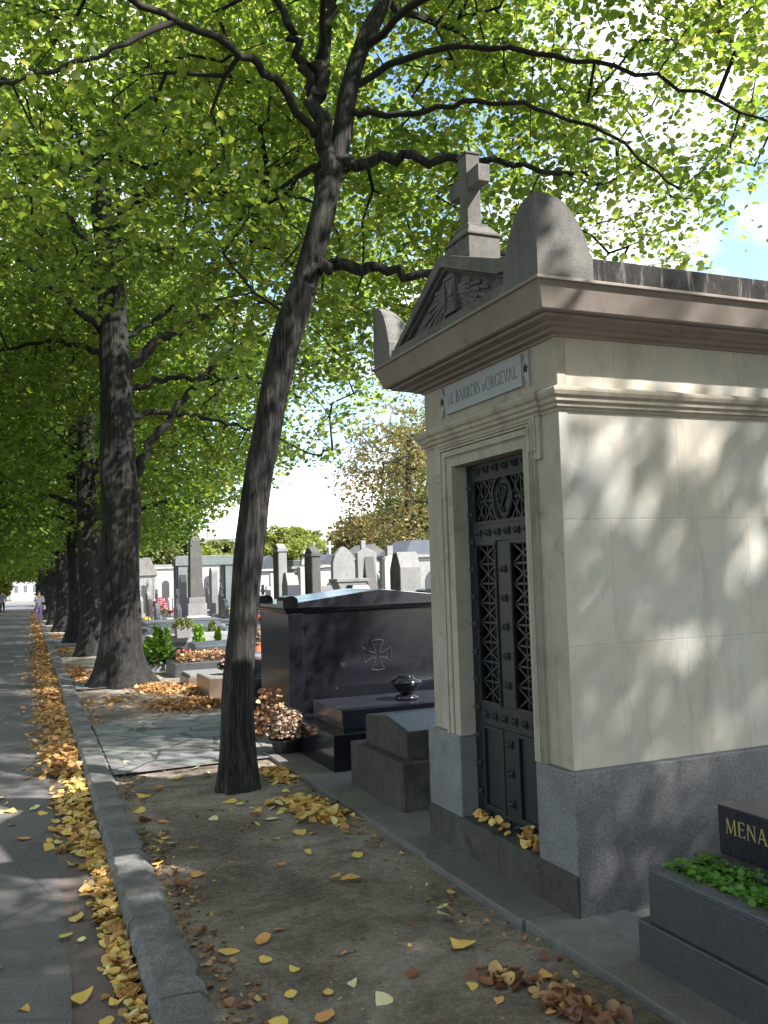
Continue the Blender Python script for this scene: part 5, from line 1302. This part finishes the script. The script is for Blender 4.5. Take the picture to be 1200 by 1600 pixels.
house('white building with mansard roof left of the first dome', 108, 400, 24, 16, 15, 7, 5)
house('building with rounded slate dome above the gabled stele', 129, 420, 14, 14, 12.5, 4, 4, dome=True)
house('building with slate dome right of the round-shouldered stele', 154, 420, 12, 14, 14.5, 4, 4, dome=True)
house('long mansard roofed terrace between the two domes', 141, 450, 22, 16, 19, 7, 5)
house('terrace with chimneys at the right of the horizon', 172, 430, 22, 16, 16, 7, 5)
house('pale house closing the view at the end of the avenue', 3.4, 170, 4.5, 6, 3.6, 3, 1)

# ------------------------------------------------------------------ people
def person(label, x, y, h, parts, rz=0, mirror=1):
    z = gz(y); t = thing('person', label, 'person', (x, y, z), rz)
    k = h/1.7
    for nm, mat, verts, edges, rads in parts:
        me = bpy.data.meshes.new(nm); me.from_pydata([(a_*k, b_*k, c_*k) for a_, b_, c_ in verts], edges, []); me.materials.append(mat)
        o = bpy.data.objects.new(nm, me); link(o); o.parent = t
        o.modifiers.new('skin', 'SKIN'); sv = me.skin_vertices[0].data
        for i, r_ in enumerate(rads): sv[i].radius = (r_[0]*k, r_[1]*k) if isinstance(r_, tuple) else (r_*k, r_*k)
        sv[0].use_root = True; s_ = o.modifiers.new('sub', 'SUBSURF'); s_.levels = 1; s_.render_levels = 2
    return t
# woman walking towards the viewer, arms folded in front of her, bag at her hip
body = [(0, 0, .93), (0, 0, 1.12), (0, 0, 1.36), (0, 0, 1.47), (0, -.01, 1.56), (0, -.01, 1.66), (-.17, 0, 1.38), (-.22, .02, 1.13), (-.08, -.2, 1.10), (.17, 0, 1.38), (.23, .02, 1.12), (.07, -.2, 1.14), (-.09, 0, .88), (-.10, -.04, .50), (-.09, -.02, .10), (-.09, -.16, .04), (.09, 0, .88), (.08, -.16, .50), (.06, -.08, .10), (.06, -.22, .05), (0, -.085, 1.56)]
be = [(0, 1), (1, 2), (2, 3), (3, 4), (4, 5), (2, 6), (6, 7), (7, 8), (2, 9), (9, 10), (10, 11), (0, 12), (12, 13), (13, 14), (14, 15), (0, 16), (16, 17), (17, 18), (18, 19), (4, 20)]
br_ = [.11, .10, .10, .045, .075, .06, .045, .035, .026, .045, .035, .026, .075, .05, .035, .03, .075, .05, .035, .03, .02]
top = [(0, 0, .90), (0, 0, 1.12), (0, 0, 1.34), (0, 0, 1.43), (-.18, 0, 1.37), (-.235, .02, 1.12), (-.10, -.19, 1.10), (.18, 0, 1.37), (.24, .02, 1.12), (.09, -.19, 1.14)]
te = [(0, 1), (1, 2), (2, 3), (2, 4), (4, 5), (5, 6), (2, 7), (7, 8), (8, 9)]
tr_ = [.135, .12, .13, .07, .065, .055, .045, .065, .055, .045]
leg = [(0, 0, .95), (-.09, 0, .86), (-.10, -.04, .50), (-.09, -.02, .12), (.09, 0, .86), (.08, -.16, .50), (.06, -.08, .12)]
le = [(0, 1), (1, 2), (2, 3), (0, 4), (4, 5), (5, 6)]; lr = [.13, .095, .068, .055, .095, .068, .055]
person('woman in white top and lilac trousers walking along the kerb with folded arms', 1.62, 49.4, 1.63, [
    ('body', M['skin'], body, be, br_), ('top', M['white_cloth'], top, te, tr_), ('trousers', M['lilac_cloth'], leg, le, lr),
    ('hair', M['hair'], [(0, -.01, 1.70), (0, .05, 1.61), (.0, .07, 1.50), (-.05, .03, 1.45), (.05, .03, 1.45)], [(0, 1), (1, 2), (2, 3), (2, 4)], [.085, .095, .08, .055, .055]),
    ('bag', M['white_cloth'], [(.25, .02, .95), (.26, .0, .78), (.25, .0, .66)], [(0, 1), (1, 2)], [.05, .085, .07])])
bm = [(0, 0, .93), (0, 0, 1.15), (0, 0, 1.40), (0, 0, 1.52), (0, -.01, 1.60), (0, -.01, 1.70), (-.20, 0, 1.43), (-.25, .04, 1.16), (-.24, -.08, .92), (.20, 0, 1.43), (.25, -.04, 1.16), (.23, -.18, .95), (-.09, 0, .88), (-.10, -.14, .50), (-.10, -.10, .10), (-.10, -.24, .05), (.09, 0, .88), (.10, .06, .48), (.09, .24, .12), (.09, .16, .04), (0, -.09, 1.6)]
person('man in dark trousers and grey blue top walking on the road at the left edge', -.16, 74.0, 1.74, [
    ('body', M['skin'], bm, be, [.12, .12, .12, .05, .078, .065, .05, .04, .03, .05, .04, .03, .08, .055, .038, .034, .08, .055, .038, .034, .02]),
    ('top', M['grey_cloth'], [(0, 0, .90), (0, 0, 1.15), (0, 0, 1.38), (0, 0, 1.47), (-.21, 0, 1.42), (-.26, .04, 1.16), (-.245, -.06, .98), (.21, 0, 1.42), (.26, -.04, 1.16), (.24, -.15, 1.0)], te, [.15, .15, .155, .08, .075, .06, .05, .075, .06, .05]),
    ('trousers', M['dark_cloth'], [(0, 0, .95), (-.09, 0, .86), (-.10, -.14, .50), (-.10, -.10, .12), (.09, 0, .86), (.10, .06, .48), (.09, .24, .14)], le, [.14, .10, .075, .065, .10, .075, .065]),
    ('hair', M['hair'], [(0, .02, 1.73), (0, .05, 1.65)], [(0, 1)], [.075, .07])], R(175))

# ------------------------------------------------------------------ fallen leaves
def drift(name, label, P, size, mat, seed, tilt=.35, flat_=.38):
    rg_ = np.random.default_rng(seed); V, F = litter(np.array(P), size, rg_, tilt, flat_)
    o = npmesh(name, V, 4, F, mat, smooth=True); return tag(o, label, 'leaves', kind='stuff')
rg_ = np.random.default_rng(77)
def vgz(y): return np.array([gz(v) for v in y])
# gutter band
P = []
n = 4200; y = 2.2+(rg_.uniform(0, 1, n)**1.15)*22; y = y[(y > 7) | (rg_.uniform(0, 1, n) < .55+.05*y)]; n = len(y); wdt = np.clip(.085+(y-4)*.045, .075, .25)*(1+.25*np.sin(y*2.1)+.2*np.sin(y*5.3))
x = .43+.0248*y-.02-np.abs(rg_.normal(0, .55, n))*wdt
pile = .05*np.exp(-((.43+.0248*y-x)/(wdt*.8))**2)*np.clip((y-4)/4, .25, 1)
z = vgz(y)-.092+rg_.uniform(0, 1, n)*pile
P = np.stack([x, y, z], 1)
drift('gutter_leaves', 'long drift of yellow and orange fallen leaves in the gutter along the kerb', P, .064, M['fallen'], 1, .38)
n = 5200; y = 8.5+rg_.uniform(0, 1, n)**1.25*72; x = .43+.0248*y-.03-np.abs(rg_.normal(0, .17, n)); P = np.stack([x, y, vgz(y)-.085+rg_.uniform(0, .05, n)], 1)
drift('gutter_leaves', 'far end of the leaf drift in the gutter, turning orange brown', P, .085, M['orange_leaf'], 2, .4)
def blob(cx, cy, rx, ry, n, z0, h, ang=0):
    a_ = rg_.uniform(0, 6.28, n); r_ = np.abs(rg_.normal(0, .55, n)); r_ = np.minimum(r_, 1.7)
    u_, v_ = r_*np.cos(a_)*rx, r_*np.sin(a_)*ry; x = cx+u_*math.cos(ang)-v_*math.sin(ang); y = cy+u_*math.sin(ang)+v_*math.cos(ang)
    return np.stack([x, y, vgz(y)+z0+rg_.uniform(0, 1, n)*h*np.exp(-r_*r_)], 1)
drift('leaf_pile', 'heap of yellow leaves against the walkway slab behind the mausoleum corner', np.concatenate([blob(1.95, 6.05, .17, .42, 420, -.03, .06, .15), blob(2.06, 7.25, .12, .32, 160, -.03, .04)]), .07, M['fallen'], 3, .4)
drift('leaf_pile', 'heap of curled brown leaves at the walkway edge, bottom right', np.concatenate([blob(1.93, 2.92, .10, .30, 150, -.03, .04, .1), blob(1.80, 3.25, .10, .12, 30, -.03, .03)]), .07, M['brown_leaf'], 4, .6, .9)
drift('leaf_pile', 'bright orange leaf carpet before the brown grave boxes', np.concatenate([blob(2.2, 12.0, .42, .55, 1500, -.025, .05), blob(2.1, 14.1, .35, .9, 900, -.025, .04), blob(2.5, 13.4, .2, .8, 300, -.025, .05)]), .075, M['orange_leaf'], 5, .4)
drift('leaf_litter', 'reddish brown litter around the roots between the massive trees', np.concatenate([blob(1.2, 17.8, .28, 1.9, 900, -.03, .01), blob(1.4, 25, .3, 1.8, 600, -.03, .01), blob(1.6, 33, .4, 3, 600, -.03, .01), blob(1.4, 13.0, .4, .8, 120, -.03, .01)]), .075, M['orange_leaf'], 6, .25)
drift('sill_leaves', 'dry leaves gathered on the sill against the iron door', np.concatenate([np.stack([rg_.uniform(2.42, 2.49, 34), rg_.uniform(3.91, 4.12, 34), .20+rg_.uniform(0, .07, 34)], 1), np.stack([rg_.uniform(2.44, 2.49, 26), rg_.uniform(4.25, 4.62, 26), .20+rg_.uniform(0, .035, 26)], 1)]), .055, M['fallen'], 8, .8, .9)
drift('leaf_litter', 'small broken leaf fragments strewn over the soil strip', np.concatenate([np.stack([(y_ := rg_.uniform(2.2, 12, 420))*0+.75+.02*y_+rg_.uniform(0, 1, 420)**1.6*1.35, y_, np.full(420, -.03)], 1)]), .026, M['brown_leaf'], 9, .3)
drift('leaf_litter', 'sparse pale leaf specks scattered over the asphalt', np.stack([rg_.uniform(-2.2, .35, 150), 2.6+rg_.uniform(0, 1, 150)*22, np.full(150, -.096)], 1)+np.array([0, 0, 0]), .045, M['fallen'], 10, .15) if False else None
yy_ = 2.6+rg_.uniform(0, 1, 170)**1.2*24
drift('leaf_litter', 'sparse pale leaf specks scattered over the asphalt', np.stack([rg_.uniform(-2.0, .3, 170), yy_, vgz(yy_)-.094], 1), .05, M['fallen'], 10, .15)
yy_ = 2.4+rg_.uniform(0, 1, 700)**1.3*11
drift('leaf_litter', 'reddish brown crumbled litter along the soil side of the kerb', np.stack([.43+.0248*yy_+.225+np.abs(rg_.normal(0, .09, 700)), yy_, vgz(yy_)-.034], 1), .034, M['brown_leaf'], 12, .35, .8)
yy_ = 2.6+rg_.uniform(0, 1, 260)*9
drift('leaf_litter', 'brown crumbs of leaves along the edge of the walkway', np.stack([2.15-np.abs(rg_.normal(0, .12, 260)), yy_, vgz(yy_)-.034], 1), .032, M['brown_leaf'], 13, .35, .8)
m = MB(); rp = random.Random(14)
for k in range(70):
    y = 2.3+rp.random()**1.4*9; x = rp.uniform(kr(y)+.03, 2.12); a_ = rp.uniform(0, 3.14); L_ = rp.uniform(.03, .12); r_ = rp.uniform(.001, .0022)
    p = Vector((x, y, gz(y)-.03)); q = p+Vector((math.cos(a_)*L_, math.sin(a_)*L_, rp.uniform(0, .006))); mdl = (p+q)/2+Vector((rp.uniform(-.01, .01), rp.uniform(-.01, .01), .004))
    m.tube([p, mdl, q], [r_, r_, r_*.6], 5)
tag(m.build('fallen_twigs', M['stem']), 'thin dry twigs strewn over the soil strip', 'twigs', kind='stuff')
# pebbles on the soil
m = MB(); rp = random.Random(4)
for k in range(3200):
    y = 2.2+rp.random()**1.5*9; x = rp.uniform(kr(y)+.03, 2.15); r_ = .0014+.006*rp.random()**2.5
    m.ball((x, y, gz(y)-.036), r_, 5, 4, (1.2, .9, .6))
tag(m.build('pebbles', M['pale_stone']), 'small pale pebbles in the soil of the strip', 'pebbles', kind='stuff')
# single leaves lying apart: position, size, colour
singles = []
def G1(u, v, s, c): singles.append((u, v, s, c))
LP = [(1.30, 3.02, .115, 'pale'), (1.02, 3.5, .075, 'yellow'), (1.16, 3.46, .07, 'yellow'), (1.27, 3.48, .05, 'pale'), (1.10, 3.72, .075, 'yellow'), (.90, 4.02, .085, 'yellow'), (1.17, 4.15, .07, 'orange'), (1.06, 4.06, .07, 'orange'),
      (1.83, 3.62, .075, 'yellow'), (1.68, 3.24, .07, 'yellow'), (1.71, 3.10, .05, 'orange'), (1.95, 4.05, .07, 'pale'), (1.92, 3.94, .07, 'pale'), (1.87, 5.0, .065, 'yellow'), (1.90, 2.72, .07, 'pale'), (1.84, 2.94, .06, 'orange'), (1.98, 3.2, .06, 'orange'),
      (.86, 5.0, .08, 'brown'), (.80, 5.4, .085, 'yellow'), (.98, 5.1, .06, 'orange'), (1.2, 5.2, .06, 'pale'), (1.04, 5.6, .06, 'orange'), (.93, 5.9, .075, 'yellow'), (.82, 6.1, .075, 'yellow'), (1.0, 6.3, .07, 'orange'), (.88, 6.6, .08, 'yellow'),
      (1.15, 6.6, .06, 'yellow'), (1.3, 6.2, .055, 'pale'), (.95, 7.1, .09, 'yellow'), (1.12, 7.3, .06, 'orange'), (1.3, 7.6, .07, 'yellow'), (1.5, 6.6, .07, 'yellow'), (1.65, 6.0, .065, 'pale'), (1.72, 5.6, .07, 'yellow'), (1.6, 6.35, .06, 'pale'), (1.78, 6.4, .07, 'yellow'), (1.5, 7.9, .07, 'pale'),
      (1.0, 8.4, .07, 'pale'), (1.15, 8.7, .09, 'orange'), (1.3, 9.2, .07, 'yellow'), (1.5, 8.5, .08, 'yellow'), (1.1, 9.6, .07, 'yellow'), (1.45, 10.1, .08, 'yellow'), (1.6, 9.3, .07, 'orange'), (1.25, 10.4, .06, 'yellow'), (.98, 9.1, .06, 'orange')]
RP = [(.27, 4.7, .08, 'yellow'), (.33, 4.62, .06, 'pale'), (.36, 3.75, .095, 'yellow'), (.29, 4.0, .09, 'yellow'), (.40, 3.9, .08, 'yellow'), (.12, 6.6, .08, 'orange'), (.05, 7.0, .075, 'yellow'), (.2, 7.4, .07, 'pale'), (-.05, 7.9, .075, 'pale'), (-.2, 9.2, .07, 'pale'), (.15, 9.0, .06, 'yellow'), (.24, 3.3, .10, 'orange')]
rl = random.Random(8)
for k in range(46):
    y_ = 2.9+rl.random()**1.2*7.8; x_ = kr(y_)+.05+rl.random()**1.5*(1.9-.25*(y_ > 8)-kr(y_)) if k % 3 else rl.uniform(1.5, 2.1)
    if math.hypot(x_-1.65, y_-7) > .3: LP.append((x_, y_, rl.uniform(.05, .085), rl.choice(('yellow', 'yellow', 'orange', 'pale', 'brown'))))
for grp, lst, dz_, nm in (('single leaves on the soil strip and paving', LP, -.026, 'lying on the bare soil strip'), ('single leaves on the road', RP, -.088, 'lying alone on the asphalt by the gutter')):
    for k, (x, y, s_, c) in enumerate(lst):
        V, F = litter(np.array([[0, 0, 0.]]), s_*1.22, np.random.default_rng(900+k), .18, .35)
        if nm.startswith('lying on') and x > kr(y) and 7.9 < y < 10.9: wh = 'lying on the broken paving'; dd = .004
        else: wh = nm; dd = 0
        o = npmesh('fallen_leaf', V, 4, F, M['lf_'+c], loc=(x, y, gz(y)+dz_+dd), smooth=True)
        sz_ = 'large' if s_ > .085 else 'small' if s_ < .065 else 'medium sized'
        tag(o, '%s %s fallen linden leaf %s' % (sz_, c if c != 'pale' else 'pale yellow', wh), 'leaf', grp)
